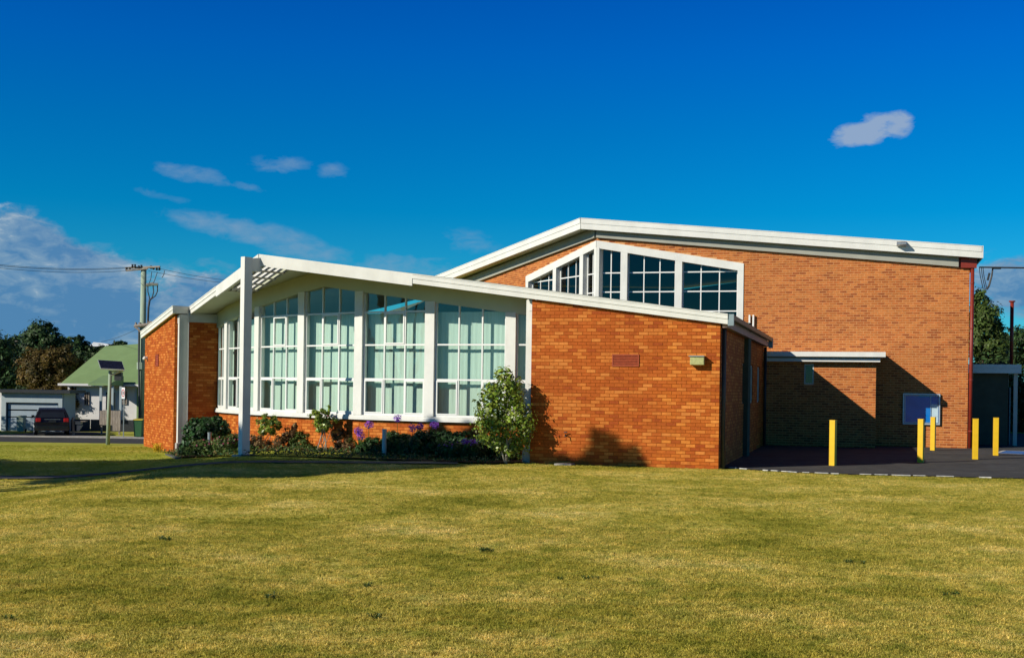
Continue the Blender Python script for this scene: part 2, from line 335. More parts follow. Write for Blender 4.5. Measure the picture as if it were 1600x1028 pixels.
def lawn_mats():
    m, nt, b = new_mat('lawn_soil'); N = nt.nodes.new; L = nt.links.new; MATS['lawn_soil'] = m
    g = N('ShaderNodeNewGeometry'); c = grass_colour(nt, g.outputs['Position'])
    n = N('ShaderNodeTexNoise'); n.inputs['Scale'].default_value = 38; n.inputs['Detail'].default_value = 6; n.inputs['Roughness'].default_value = .75; L(g.outputs['Position'], n.inputs['Vector'])
    r = N('ShaderNodeValToRGB'); L(n.outputs[0], r.inputs[0]); r.color_ramp.elements[0].position = .34; r.color_ramp.elements[0].color = (.50, .52, .40, 1); r.color_ramp.elements[1].position = .58; r.color_ramp.elements[1].color = (1.3, 1.28, 1.2, 1)
    mx = N('ShaderNodeMix'); mx.data_type = 'RGBA'; mx.blend_type = 'MULTIPLY'; mx.inputs[0].default_value = 1; L(c, mx.inputs[6]); L(r.outputs[0], mx.inputs[7]); L(mx.outputs[2], b.inputs['Base Color'])
    b.inputs['Roughness'].default_value = .95; b.inputs['Specular IOR Level'].default_value = .1
    bp = N('ShaderNodeBump'); bp.inputs['Strength'].default_value = .5; bp.inputs['Distance'].default_value = .02; L(n.outputs[0], bp.inputs['Height']); L(bp.outputs[0], b.inputs['Normal'])
    m, nt, b = new_mat('grass_blade'); N = nt.nodes.new; L = nt.links.new; MATS['grass_blade'] = m
    g = N('ShaderNodeNewGeometry'); c = grass_colour(nt, g.outputs['Position'])
    oi = N('ShaderNodeObjectInfo'); ad = N('ShaderNodeMath'); ad.operation = 'ADD'; L(oi.outputs['Random'], ad.inputs[0]); L(g.outputs['Random Per Island'], ad.inputs[1])
    fr = N('ShaderNodeMath'); fr.operation = 'FRACT'; L(ad.outputs[0], fr.inputs[0])
    r = N('ShaderNodeValToRGB'); L(fr.outputs[0], r.inputs[0]); e = r.color_ramp.elements; e[0].position = 0; e[0].color = (.30, .38, .28, 1); e[1].position = 1; e[1].color = (2.0, 1.85, 2.2, 1)
    q = e.new(.5); q.color = (1.0, 1.0, .8, 1)
    mx = N('ShaderNodeMix'); mx.data_type = 'RGBA'; mx.blend_type = 'MULTIPLY'; mx.inputs[0].default_value = 1; L(c, mx.inputs[6]); L(r.outputs[0], mx.inputs[7]); L(mx.outputs[2], b.inputs['Base Color'])
    b.inputs['Roughness'].default_value = .6; b.inputs['Specular IOR Level'].default_value = .2
    tr = N('ShaderNodeBsdfTranslucent'); L(mx.outputs[2], tr.inputs[0]); ms = N('ShaderNodeMixShader'); ms.inputs[0].default_value = .5
    L(b.outputs[0], ms.inputs[1]); L(tr.outputs[0], ms.inputs[2]); L(ms.outputs[0], nt.nodes['Material Output'].inputs[0])
lawn_mats()

# ------------------------------------------------------------------ ground
def grid(name, xs, ys, zf, material):
    xs = np.array(xs, float); ys = np.array(ys, float); X, Y = np.meshgrid(xs, ys); Z = zf(X, Y)
    v = np.stack([X.ravel(), Y.ravel(), Z.ravel()], 1); nx = len(xs); f = []
    for j in range(len(ys) - 1):
        for i in range(nx - 1): k = j * nx + i; f.append((k, k + 1, k + nx + 1, k + nx))
    me = bpy.data.meshes.new(name); me.from_pydata(v.tolist(), [], f); me.materials.append(MATS[material]); me.polygons.foreach_set('use_smooth', [True] * len(f)); me.update()
    o = bpy.data.objects.new(name, me); col.objects.link(o); return tag(o, kind='structure')
xs = [-3000, -1000, -400, -200, -120] + list(np.arange(-80, 60.1, 1.25)) + [100, 200, 500, 1500, 3000]
ys = [-2000, -500, -120, -40, -15] + list(np.arange(-5, 80.1, 1.25)) + [110, 160, 300, 700, 1500, 3500]
def lawn_z(X, Y):
    return G(X, Y) + .018 * np.sin(X * .9 + 1.3 * np.sin(Y * .31)) * np.cos(Y * .53) * (np.abs(X) < 60) * (Y < 27)
grid('lawn', xs, ys, lawn_z, 'lawn_soil')
def sheet(name, pts, lift, material, kind='structure'):
    o = one(name, material, lambda b: b.face([(x, y, float(G(x, y)) + lift) for x, y in pts])); return tag(o, kind=kind)
edge = [ground_at(1128, 731), ground_at(1180, 735), ground_at(1240, 739), ground_at(1330, 742), ground_at(1450, 745), ground_at(1600, 748.5)]
edge2 = [(p.x, p.y) for p in edge]
d_end = (Vector(edge2[-1]) - Vector(edge2[0])).normalized()
edge2.append((edge2[-1][0] + d_end.x * 30, edge2[-1][1] + d_end.y * 30))
RI = Vector(P(7.55, 0)); RO = RI + Rd * 4.77; LI = Vector(P(-7.55, 0)); LO = LI - Ld * 4.77
apron = edge2 + [(60, 60), (6, 60), (RO.x - .3, RO.y + 2)]
sheet('asphalt_forecourt', apron, .022, 'asphalt')
def edge_marks(b):
    p = 0
    for i in range(len(edge2) - 1):
        A = Vector(edge2[i]); B = Vector(edge2[i + 1]); d = (B - A); L_ = d.length; d.normalize(); n = Vector((-d.y, d.x)); s = 0.2
        while s < L_ - .3 and s + A.x < 14:
            w = random.uniform(.12, .42)
            if random.random() < .72:
                a = A + d * s + n * random.uniform(-.015, .04); c = a + d * w; h = random.uniform(.05, .075)
                b.hexa([(*(a), .01), (*(c), .01), (*(c + n * h), .01), (*(a + n * h), .01)], [(*(a), .034), (*(c), .034), (*(c + n * h), .034), (*(a + n * h), .034)])
            s += w + random.uniform(.05, .18)
tag(one('edge_line', 'line_white', edge_marks), kind='structure')
pa, pb = ground_at(-160, 746), ground_at(715, 724.5)
d = Vector((pb.x - pa.x, pb.y - pa.y)).normalized(); n_ = Vector((-d.y, d.x)) * .42
def path_fn(b):
    for i in range(14):
        q = [pa.lerp(pb, i / 14), pa.lerp(pb, (i + 1) / 14)]
        b.face([(q[k].x + s * n_.x, q[k].y + s * n_.y, float(G(q[k].x, q[k].y)) + .03) for k, s in ((0, -1), (1, -1), (1, 1), (0, 1))])
tag(one('footpath', 'path_asphalt', path_fn), kind='structure')
sheet('road', [(-90, 58.2), (-12, 58.2), (-12, 63.6), (-90, 63.6)], .012, 'asphalt_old')
tag(one('kerb', 'concrete', lambda b: b.box((-51, 63.7, -1.03), (78, .18, .12))), kind='structure')
sheet('pavement', [(-90, 64.6), (-12, 64.6), (-12, 66.0), (-90, 66.0)], .02, 'concrete')
sheet('driveway', [(-27.3, 66.02), (-23.2, 66.02), (-23.0, 71), (-27.3, 71)], .016, 'asphalt_old')
bay = [ground_at(1556, 709), ground_at(1640, 713), ground_at(1640, 707.5), ground_at(1570, 705)]
sheet('parking_mark', [(p.x, p.y) for p in bay], .027, 'line_blue')
def bay_lines(b):
    for i in range(4):
        A, B = bay[i], bay[(i + 1) % 4]; dd = (B - A).normalized(); nn = Vector((-dd.y, dd.x, 0)) * .05
        b.face([(q.x, q.y, .032) for q in (A - nn, B - nn, B + nn, A + nn)])
tag(one('parking_line', 'line_white', bay_lines), kind='structure')
# planted bed in front of the glass
bedpts = [(-7.45, .1), (-6.7, .75), (-3.5, 2.6), (.2, 3.35), (3.6, 2.6), (7.3, 1.2), (7.5, .1), (6.98, -1.3), (0, .2), (-6.98, -1.3)]
def bed_fn(b):
    for i in range(5):
        q = [bedpts[i], bedpts[i + 1], bedpts[9 - i - 1] if i < 4 else bedpts[5], bedpts[9 - i]]
        q = [P(*t) for t in q]; b.face([(x, y, float(G(x, y)) + .045) for x, y in q])
tag(one('garden_bed', 'mulch', bed_fn), kind='structure')
def bedkerb(b):
    for i in range(1, 2):
        A = P(*bedpts[i]); B = P(*bedpts[i + 1]); dd = (Vector(B) - Vector(A)).normalized()
        b.seg((*A, float(G(*A))), (*B, float(G(*B))), (dd.y, -dd.x), 0, .14, -.05, .035)
tag(one('garden_edging', 'path_asphalt', bedkerb), kind='structure')

# ------------------------------------------------------------------ brick walls
BR = .24; BH = .086; J = .010
def brick_wall(b, bricks, p0, d, n, length, zb, top, holes=(), tones=(0, 1), w=None, j=J, z0=0., solid=.23, proud=.006, quoin=0):
    """mortar body goes into MB b; bricks appended to list as (corner points lo/hi). top(s) gives wall height; holes: (s0,s1,z0,z1)"""
    p0 = Vector(p0); out = []
    nrow = int(8.4 / BH)
    for r in range(nrow):
        zlo = z0 + r * BH + j * .5; zhi = z0 + (r + 1) * BH - j * .5
        if zhi < zb: continue
        s = -BR * (.5 if r % 2 else 0)
        while s < length:
            a = max(s + j * .5, 0.003); c = min(s + BR - j * .5, length - .003); s += BR
            if c - a < .03: continue
            ta, tc_ = top(a), top(c)
            if zlo >= max(ta, tc_) - .012: continue
            cut = [(a, c)]
            for h in holes:
                if zhi > h[2] + .005 and zlo < h[3] - .005:
                    nc = []
                    for (x0, x1) in cut:
                        if x1 <= h[0] or x0 >= h[1]: nc.append((x0, x1)); continue
                        if x0 < h[0] - .03: nc.append((x0, h[0]))
                        if x1 > h[1] + .03: nc.append((h[1], x1))
                    cut = nc
            for (x0, x1) in cut:
                h0, h1 = min(zhi, top(x0)), min(zhi, top(x1)); h0 = max(h0, zlo + .004); h1 = max(h1, zlo + .004)
                out.append((x0, x1, zlo, h0, h1))
    n3 = Vector((n[0], n[1], 0)); d3 = Vector((d[0], d[1], 0)); o3 = Vector((p0.x, p0.y, 0))
    for (x0, x1, zl, h0, h1) in out:
        pr = proud + random.uniform(-.0015, .0015)
        lo = o3 + d3 * x0; hi = o3 + d3 * x1
        bricks.append((lo, hi, n3, pr, zl, h0, h1))
    return out
def brick_geo(mb, br, mi, back=-.02):
    lo, hi, n3, pr, zl, h0, h1 = br; c = .0025
    f0 = [lo + n3 * pr + Vector((0, 0, zl + c)), hi + n3 * pr + Vector((0, 0, zl + c)), hi + n3 * pr + Vector((0, 0, h1 - c)), lo + n3 * pr + Vector((0, 0, h0 - c))]
    g0 = [lo + n3 * back + Vector((0, 0, zl)), hi + n3 * back + Vector((0, 0, zl)), hi + n3 * back + Vector((0, 0, h1)), lo + n3 * back + Vector((0, 0, h0))]
    k = len(mb.v); mb.v += [tuple(p) for p in f0 + g0]
    mb.f += [(k, k + 1, k + 2, k + 3)] + [(k + 4 + i, k + 4 + (i + 1) % 4, k + (i + 1) % 4, k + i) for i in range(4)]; mb.m += [mi] * 5
def tone_orange():
    r = random.random(); return 2 if r < .24 else 4 if r < .31 else 1 if r < .62 else 3 if r < .70 else 0
def tone_brown():
    r = random.random(); return 1 if r < .3 else 2 if r < .55 else 3 if r < .66 else 4 if r < .8 else 0
def stuff_bricks(name, bricks, fam, parent, tone):
    mb = MB()
    for br in bricks: brick_geo(mb, br, tone())
    o = mb.build(name, ['%s_brick_%d' % (fam, i) for i in range(5)], parent); o['kind'] = 'stuff'; return o
def single_bricks(bricks, fam, parent, tone):
    """every brick an object; full bricks share five meshes, cut ones get their own"""
    lib = {}
    for br in bricks:
        lo, hi, n3, pr, zl, h0, h1 = br; L_ = (hi - lo).length; t = tone()
        full = abs(L_ - (BR - J)) < .002 and abs(h0 - zl - (BH - J)) < .002 and abs(h1 - h0) < .002
        if full:
            if t not in lib:
                mb = MB(); d3 = (hi - lo).normalized(); brick_geo(mb, (Vector((0, 0, 0)), d3 * (BR - J), n3, .006, 0, BH - J, BH - J), 0)
                o = mb.build('brick', '%s_brick_%d' % (fam, t), parent); lib[t] = o.data
            else:
                o = bpy.data.objects.new('brick', lib[t]); col.objects.link(o); o.parent = parent
            o.location = lo + n3 * (pr - .006) + Vector((0, 0, zl))
        else:
            mb = MB(); brick_geo(mb, br, 0); mb.build('brick', '%s_brick_%d' % (fam, t), parent)

# ------------------------------------------------------------------ low wing
HF = lambda e: 5.485 - .142 * abs(e)
wing = empty('low_wing', (*P(0, -3), 0), label='low orange brick wing with a bowed glass front under a winged white roof', cat='building')
wing.location = (0, 0, 0)
def e_of(x, y): return (x + 5.385) * C45 - (y - 35.75) * S45
def wall_body(b, p0, d, n, length, zb, top, thick=.22, n_seg=1, bottom=None):
    p0 = Vector(p0)
    for i in range(n_seg):
        a = p0 + Vector(d) * (length * i / n_seg); c = p0 + Vector(d) * (length * (i + 1) / n_seg); nn = Vector(n)
        ta, tc_ = top(length * i / n_seg), top(length * (i + 1) / n_seg)
        za, zc = (zb, zb) if bottom is None else (bottom(length * i / n_seg), bottom(length * (i + 1) / n_seg))
        q = [a, c, c - nn * thick, a - nn * thick]
        b.hexa([(q[0].x, q[0].y, za), (q[1].x, q[1].y, zc), (q[2].x, q[2].y, zc), (q[3].x, q[3].y, za)], [(q[0].x, q[0].y, ta), (q[1].x, q[1].y, tc_), (q[2].x, q[2].y, tc_), (q[3].x, q[3].y, ta)])
def top_R(s): q = RI + Rd * s; return HF(e_of(q.x, q.y)) - .235
def top_L(s): q = LO + Ld * s; return HF(e_of(q.x, q.y)) - .235
# right front wall: 300 nearest bricks singly
fw = one('front_wall', 'orange_mortar', lambda b: wall_body(b, RI, Rd, Rn, 4.77, -.3, top_R), wing)
fw['label'] = 'right-hand front wall of mixed orange bricks'
bl = []; brick_wall(None, bl, RI, Rd, Rn, 4.77, -.1, top_R, z0=-.086)
bl.sort(key=lambda t: -(t[0].x)); single_bricks(bl[:298], 'orange', fw, tone_orange); stuff_bricks('brickwork', bl[298:], 'orange', fw, tone_orange)
lw = one('front_wall', 'orange_mortar', lambda b: wall_body(b, LO, Ld, Ln, 4.77, -.7, top_L), wing)
lw['label'] = 'left-hand front wall of mixed orange bricks'
bl = []; brick_wall(None, bl, LO, Ld, Ln, 4.77, -.6, top_L, z0=-.602); stuff_bricks('brickwork', bl, 'orange', lw, tone_orange)
# return walls into the recess
for side in (1, -1):
    I = RI if side == 1 else LI; nn = Rn if side == 1 else Ln; back = -nn; sidev = (-Rd if side == 1 else Ld)
    o = one('return_wall', 'orange_mortar', lambda b: wall_body(b, I + back * .221, back, sidev, 1.75, -.7, lambda s: 3.95), wing)
    bl = []
    if side == -1:
        brick_wall(None, bl, I + back * .004, back, sidev, 1.62, -.6, lambda s: 3.95, z0=-.602); stuff_bricks('brickwork', bl, 'orange', o, tone_orange)
    def pil(b):
        a = I + back * .12; c = I + back * .40; z1 = HF(7.6) - .22
        b.seg((a.x, a.y, 0), (c.x, c.y, 0), sidev, .01, .17, -.6, z1)
    one('pilaster', 'pilaster_grey', pil, wing, .006)
    def trim(b):
        z1 = HF(7.6) - .24
        for t0, t1 in ((.098, .119), (.401, .422)):
            a = I + back * t0; c = I + back * t1; b.seg((a.x, a.y, 0), (c.x, c.y, 0), sidev, .008, .178, -.2, z1)
        a = I + back * .085; c = I + back * .10; b.seg((a.x, a.y, 0), (c.x, c.y, 0), sidev, -.04, .10, z1 - .28, z1 - .01)
    one('pilaster_trim', 'white_paint', trim, wing)
    def foot(b):
        a = I + back * .05; c = I + back * .47; g = float(G(a.x, a.y)); b.seg((a.x, a.y, g), (c.x, c.y, g), sidev, .012, .225, -.2, .34)
    one('pilaster_foot', 'concrete', foot, wing, .02)
    def lint(b):
        a = I + back * .43; c = I + back * 1.6; b.seg((a.x, a.y, 0), (c.x, c.y, 0), sidev, -.05, .035, 3.955, HF(7.3) - .2)
    one('lintel_board', 'pilaster_grey', lint, wing)
# side walls and back
SD = -Rn      # direction of the right side wall, going away
side_top = lambda s: HF(12.0) - .26
slits = [(5.7, 6.6, 1.55, 2.72), (8.2, 9.1, 1.55, 2.72), (10.8, 11.7, 1.55, 2.72)]
sw = one('side_wall', 'orange_mortar', lambda b: [wall_body(b, RO + SD * a, SD, Rd, c - a, z0, lambda s, z1=z1: z1) for a, c, z0, z1 in
     ((.221, 5.7, -.2, 3.5), (6.6, 8.2, -.2, 3.5), (9.1, 10.8, -.2, 3.5), (11.7, 13.5, -.2, 3.5), (5.7, 6.6, -.2, 1.55), (5.7, 6.6, 2.72, 3.5), (8.2, 9.1, -.2, 1.55), (8.2, 9.1, 2.72, 3.5), (10.8, 11.7, -.2, 1.55), (10.8, 11.7, 2.72, 3.5))], wing)
bl = []; brick_wall(None, bl, RO + SD * .004, SD, Rd, 13.45, -.1, side_top, holes=slits, z0=-.086); stuff_bricks('brickwork', bl, 'orange', sw, tone_orange)
for (a, c, z0, z1) in slits:
    A = RO + SD * a; B_ = RO + SD * c
    w_ = one('slit_window', 'pilaster_grey', lambda b: [b.seg((A.x, A.y, 0), (B_.x, B_.y, 0), Rd, -.10, -.03, z0, z0 + .05), b.seg((A.x, A.y, 0), (B_.x, B_.y, 0), Rd, -.10, -.03, z1 - .05, z1),
        b.seg((A.x, A.y, 0), (*(A + SD * .05), 0), Rd, -.10, -.02, z0 + .05, z1 - .05), b.seg((*(B_ - SD * .05), 0), (B_.x, B_.y, 0), Rd, -.10, -.02, z0 + .05, z1 - .05)], wing)
    one('pane', 'hall_glass', lambda b: b.seg((*(A + SD * .05), 0), (*(B_ - SD * .05), 0), Rd, -.07, -.06, z0 + .05, z1 - .05), w_)
    one('sun_block_panel', 'room_dark', lambda b: b.seg((*(A + SD * .002), 0), (*(B_ - SD * .002), 0), Rd, -.20, -.17, z0 + .002, z1 - .002), w_)  # dark panel added behind each slit pane to stop sun passing through
one('side_wall', 'orange_mortar', lambda b: wall_body(b, LO - Ln * .221, -Ln, -Ld, 6.3, -.7, lambda s: HF(11.95 - .388 * s) - .208), wing)
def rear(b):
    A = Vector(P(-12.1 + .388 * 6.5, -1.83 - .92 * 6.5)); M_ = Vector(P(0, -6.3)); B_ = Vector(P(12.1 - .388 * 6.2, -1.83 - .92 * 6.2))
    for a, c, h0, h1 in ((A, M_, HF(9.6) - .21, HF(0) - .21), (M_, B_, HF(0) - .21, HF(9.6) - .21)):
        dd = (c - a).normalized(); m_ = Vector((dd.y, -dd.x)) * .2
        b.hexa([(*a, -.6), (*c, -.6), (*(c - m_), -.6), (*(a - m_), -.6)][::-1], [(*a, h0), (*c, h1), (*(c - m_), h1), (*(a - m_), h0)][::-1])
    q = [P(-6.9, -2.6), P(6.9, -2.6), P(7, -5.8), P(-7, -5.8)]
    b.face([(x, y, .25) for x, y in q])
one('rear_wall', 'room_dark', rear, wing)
# roof
AF = lambda e, dd=0: 2.62 - TB * abs(e) - dd / CB
def slab(b, pts, t=.205, H=HF):
    xy = [P(*q) for q in pts]; b.prism(xy, lambda i: H(pts[i][0]), lambda i: H(pts[i][0]) - t)
def roof_R(b):
    slab(b, [(0, AF(0)), (7.36, AF(7.36)), (7.36, -1.2), (0, -1.2)][::-1])
    k = 3.27 - TB * 12.1
    def vslab(pts, hs, t=.205): b.prism([P(*q) for q in pts], lambda i: hs[i], lambda i: hs[i] - t)
    z0 = HF(12.1); z7 = HF(7.36)
    vslab([(7.36, 3.27 - TB * 7.36), (7.36, -6.3), (12.1 - .388 * 6.5, k - .92 * 6.5), (12.1, k)], [z7, z7, z0, z0])
    slab(b, [(0, -1.2), (7.36, -1.2), (7.36, -6.3), (0, -6.3)][::-1])
    vslab([(12.1 - .388 * 6.5, k - .92 * 6.5), (11.1 - .388 * 6.5, k - .92 * 6.5 + .42), (11.1 - .388 * 13.4, k - .92 * 13.4 + .42), (12.1 - .388 * 13.4, k - .92 * 13.4)], [z0, z0 + .05, z0 + .05, z0])
def roof_L(b):
    slab(b, [(0, AF(0)), (0, AF(0, .2)), (-7.36, AF(-7.36, .2)), (-7.36, AF(-7.36))][::-1])
    slab(b, [(0, AF(0, .2)), (0, AF(0, 1.15)), (-.12, AF(-.12, 1.15)), (-.12, AF(-.12, .2))][::-1])
    slab(b, [(-3.7, AF(-3.7, .2)), (-3.7, AF(-3.7, 1.15)), (-7.36, AF(-7.36, 1.15)), (-7.36, AF(-7.36, .2))][::-1])
    slab(b, [(0, AF(0, 1.15)), (0, -6.3), (-7.36, -6.3), (-7.36, AF(-7.36, 1.15))][::-1])
    slab(b, [(-7.36, 3.27 - TB * 7.36), (-7.36, -6.3), (-12.1 + .388 * 6.5, 3.27 - TB * 12.1 - .92 * 6.5), (-12.1, 3.27 - TB * 12.1)][::-1])
rf = one('roof', ['soffit_cream'], lambda b: (roof_R(b), roof_L(b)), wing)
for k in range(4):
    dd = .34 + k * .21; mb = MB()
    for e0, e1 in ((-.12, -1.9), (-1.9, -3.7)):
        A = P(e0, AF(e0, dd)); B_ = P(e1, AF(e1, dd)); mb.seg((*A, HF(e0)), (*B_, HF(e1)), Ln, 0, .03, -.185, -.02)
    mb.build('slat', 'white_paint', rf)
def crossbars(b):
    for e in (-.9, -1.7, -2.5, -3.3):
        A = P(e, AF(e, .2)); B_ = P(e, AF(e, 1.15)); b.seg((*A, HF(e)), (*B_, HF(e)), (C45, -S45), -.015, .015, -.225, -.175)
one('slat_batten', 'white_paint', crossbars, rf)
def fascia(b, e0, e1, aof, n, h, mi=0, out=.045, H=HF, fr=P, two=True):
    A = fr(e0, aof(e0)); B_ = fr(e1, aof(e1)); pA = (*A, H(e0)); pB = (*B_, H(e1))
    if two:
        b.seg(pA, pB, n, 0, out, -h, -h * .45, mi); b.seg(pA, pB, n, 0, out + .018, -h * .45, .0, mi)
    else: b.seg(pA, pB, n, 0, out, -h, 0, mi)
    b.seg(pA, pB, n, -.05, out + (.03 if two else .0), .0, .025, mi)
WF = lambda e: 3.27 - TB * abs(e)
for sgn, n2 in ((1, Rn), (-1, Ln)):
    o = one('fascia', 'white_paint', lambda b: (fascia(b, 0, sgn * 4.17, AF, n2, .30, two=False, out=.06)), wing)
    o = one('fascia', 'white_paint', lambda b: (fascia(b, sgn * 4.17, sgn * 7.36, AF, n2, .235)), wing)
    o = one('fascia', 'white_paint', lambda b: (fascia(b, sgn * 7.36, sgn * 12.15, WF, n2, .225)), wing)
# fascia jog and barge on the left wing
def jog(b):
    A = Vector(P(-7.36, WF(-7.36))) + Ln * .06; B_ = Vector(P(-7.36, AF(-7.36))) + Ln * .03
    b.seg((*A, HF(7.36)), (*B_, HF(7.36)), Ld, .0, .03, -.225, -.10); b.seg((*A, HF(7.36)), (*B_, HF(7.36)), Ld, .0, .045, -.10, .03)
one('fascia', 'pilaster_grey', jog, wing)
# post under the prow
def post(b):
    q = [P(.085, 2.95), P(.085, 3.22), P(-.085, 3.22), P(-.085, 2.95)]; q = q[::-1]
    b.hexa([(*p, -.12) for p in q], [(*p, 5.39) for p in q])
one('post', 'white_paint', post, wing, .006)
def prow(b):
    for e0, e1, a0, a1, z0, z1, z2, z3 in ((-.06, .06, 2.6, 2.949, 5.02, 5.02, 5.42, 5.36),):
        q = [P(e0, a0), P(e1, a0), P(e1, a1), P(e0, a1)][::-1]
        b.hexa([(*q[0], z0), (*q[1], z0), (*q[2], z0), (*q[3], z0)], [(*q[0], z3), (*q[1], z3), (*q[2], z2), (*q[3], z2)])
one('prow_bracket', 'white_paint', prow, wing)
one('post_base', 'concrete', lambda b: b.prism([P(*q) for q in ((.2, 2.83), (.2, 3.34), (-.2, 3.34), (-.2, 2.83))][::-1], lambda i: -.02, lambda i: -.3), wing)
# gutter on the right side
def gut(b):
    A = RO + SD * -.1 + Rd * .23; B_ = RO + SD * 13.2 + Rd * .23; z = HF(12.15)
    b.seg((*A, z), (*B_, z), Rd, -.02, .09, -.02, .01); b.seg((*A, z), (*B_, z), Rd, .07, .09, -.11, -.02); b.seg((*A, z), (*B_, z), Rd, -.02, .07, -.12, -.10)
one('gutter', 'gutter_green', gut, wing)
def gf(b):
    A = RO + SD * 0 + Rd * .05; B_ = RO + SD * 13.2 + Rd * .05; z = HF(12.15); b.seg((*A, z), (*B_, z), Rd, 0, .14, -.30, -.125)
one('gutter_board', 'fascia_pink', gf, wing)
def ghead(b):
    A = RO + SD * -.12 + Rd * .22; z = HF(12.15); b.seg((*A, z), (*(A + SD * .14), z), Rd, -.03, .11, -.26, .02)
    A = RO + SD * 13.0 + Rd * .22; b.seg((*A, z), (*(A + SD * .2), z), Rd, -.03, .11, -.34, .0)
one('gutter_end', 'gutter_blue', ghead, wing)
one('downpipe', 'black_pipe', lambda b: b.tube([(*(RO + SD * .16 + Rd * .08), -.05), (*(RO + SD * .16 + Rd * .08), 3.45)], .055, 10), wing, smooth=True)
one('downpipe', 'black_pipe', lambda b: b.tube([(*(RO + SD * 13.1 + Rd * .08), -.05), (*(RO + SD * 13.1 + Rd * .08), 3.45)], .05, 10), wing, smooth=True)

# ---------------- bowed glass front
GP = [(-6.98, -1.38), (-5.86, -.90), (-3.38, -.16), (-.97, .15), (1.45, .13), (3.84, -.25), (6.10, -.98), (6.98, -1.38)]
T = [1.14, 2.11, 3.07, 4.00]
headz = lambda e: 4.79 - .143 * abs(e)
base = one('sill_wall', 'orange_mortar', lambda b: [wall_body(b, P(*GP[i]), (Vector(P(*GP[i + 1])) - Vector(P(*GP[i]))).normalized(), (lambda dd: (dd.y, -dd.x))((Vector(P(*GP[i + 1])) - Vector(P(*GP[i]))).normalized()), (Vector(P(*GP[i + 1])) - Vector(P(*GP[i]))).length, -.6, lambda s: .95) for i in range(7)], wing)
bl = []
bays = []
for i in range(7):
    A = Vector(P(*GP[i])); B_ = Vector(P(*GP[i + 1])); dd = (B_ - A).normalized(); nn = Vector((dd.y, -dd.x)); Lg = (B_ - A).length
    brick_wall(None, bl, A, dd, nn, Lg, -.5, lambda s: .95, z0=-.602); bays.append((A, B_, dd, nn, Lg, GP[i][0], GP[i + 1][0]))
stuff_bricks('brickwork', bl, 'orange', base, tone_orange)
def sillf(b):
    for i, (A, B_, dd, nn, Lg, e0, e1) in enumerate(bays):
        o0 = .13; A2 = A - dd * .0; 
        na = nn if i == 0 else (nn + bays[i - 1][3]).normalized(); nb = nn if i == 6 else (nn + bays[i + 1][3]).normalized()
        if i == 0: A2 = A - dd * .02
        for (o0, z0, z1) in ((.13, .952, 1.035), (.11, 1.035, 1.085)):
            q = [A2 - na * .12, B_ - nb * .12, B_ + nb * o0, A2 + na * o0][::1]
            b.hexa([(p.x, p.y, z0) for p in q[::-1]], [(p.x, p.y, z1) for p in q[::-1]])
one('sill', 'white_paint', sillf, wing)
def headf(b):
    for i, (A, B_, dd, nn, Lg, e0, e1) in enumerate(bays):
        na = nn if i == 0 else (nn + bays[i - 1][3]).normalized(); nb = nn if i == 6 else (nn + bays[i + 1][3]).normalized()
        pts = [(A, e0, na), (B_, e1, nb)]
        if e0 < 0 < e1:
            M_ = A + dd * (Lg * (-e0) / (e1 - e0)); pts.insert(1, (M_, 0.0, nn))
        for (p, ep, np_), (q, eq, nq) in zip(pts, pts[1:]):
            r = [p - np_ * .1, q - nq * .1, q + nq * .10, p + np_ * .10]; ee = (ep, eq, eq, ep)
            b.hexa([(v.x, v.y, headz(e)) for v, e in zip(r, ee)][::-1], [(v.x, v.y, HF(e) - .203) for v, e in zip(r, ee)][::-1])
one('head_board', 'soffit_cream', headf, wing)
PW = [.10, .26, .29, .30, .30, .30, .29, .10]
for i, (e, a) in enumerate(GP):
    if i in (0, 7): continue
    A = Vector(P(e, a)); nn = (bays[i - 1][3] + bays[i][3]).normalized(); dd = Vector((-nn.y, nn.x)); w = PW[i] / 2
    one('window_pillar', 'white_paint', lambda b: b.seg((*(A - dd * w), 0), (*(A + dd * w), 0), nn, -.11, .115, 1.086, headz(e) + .02), wing, .005)
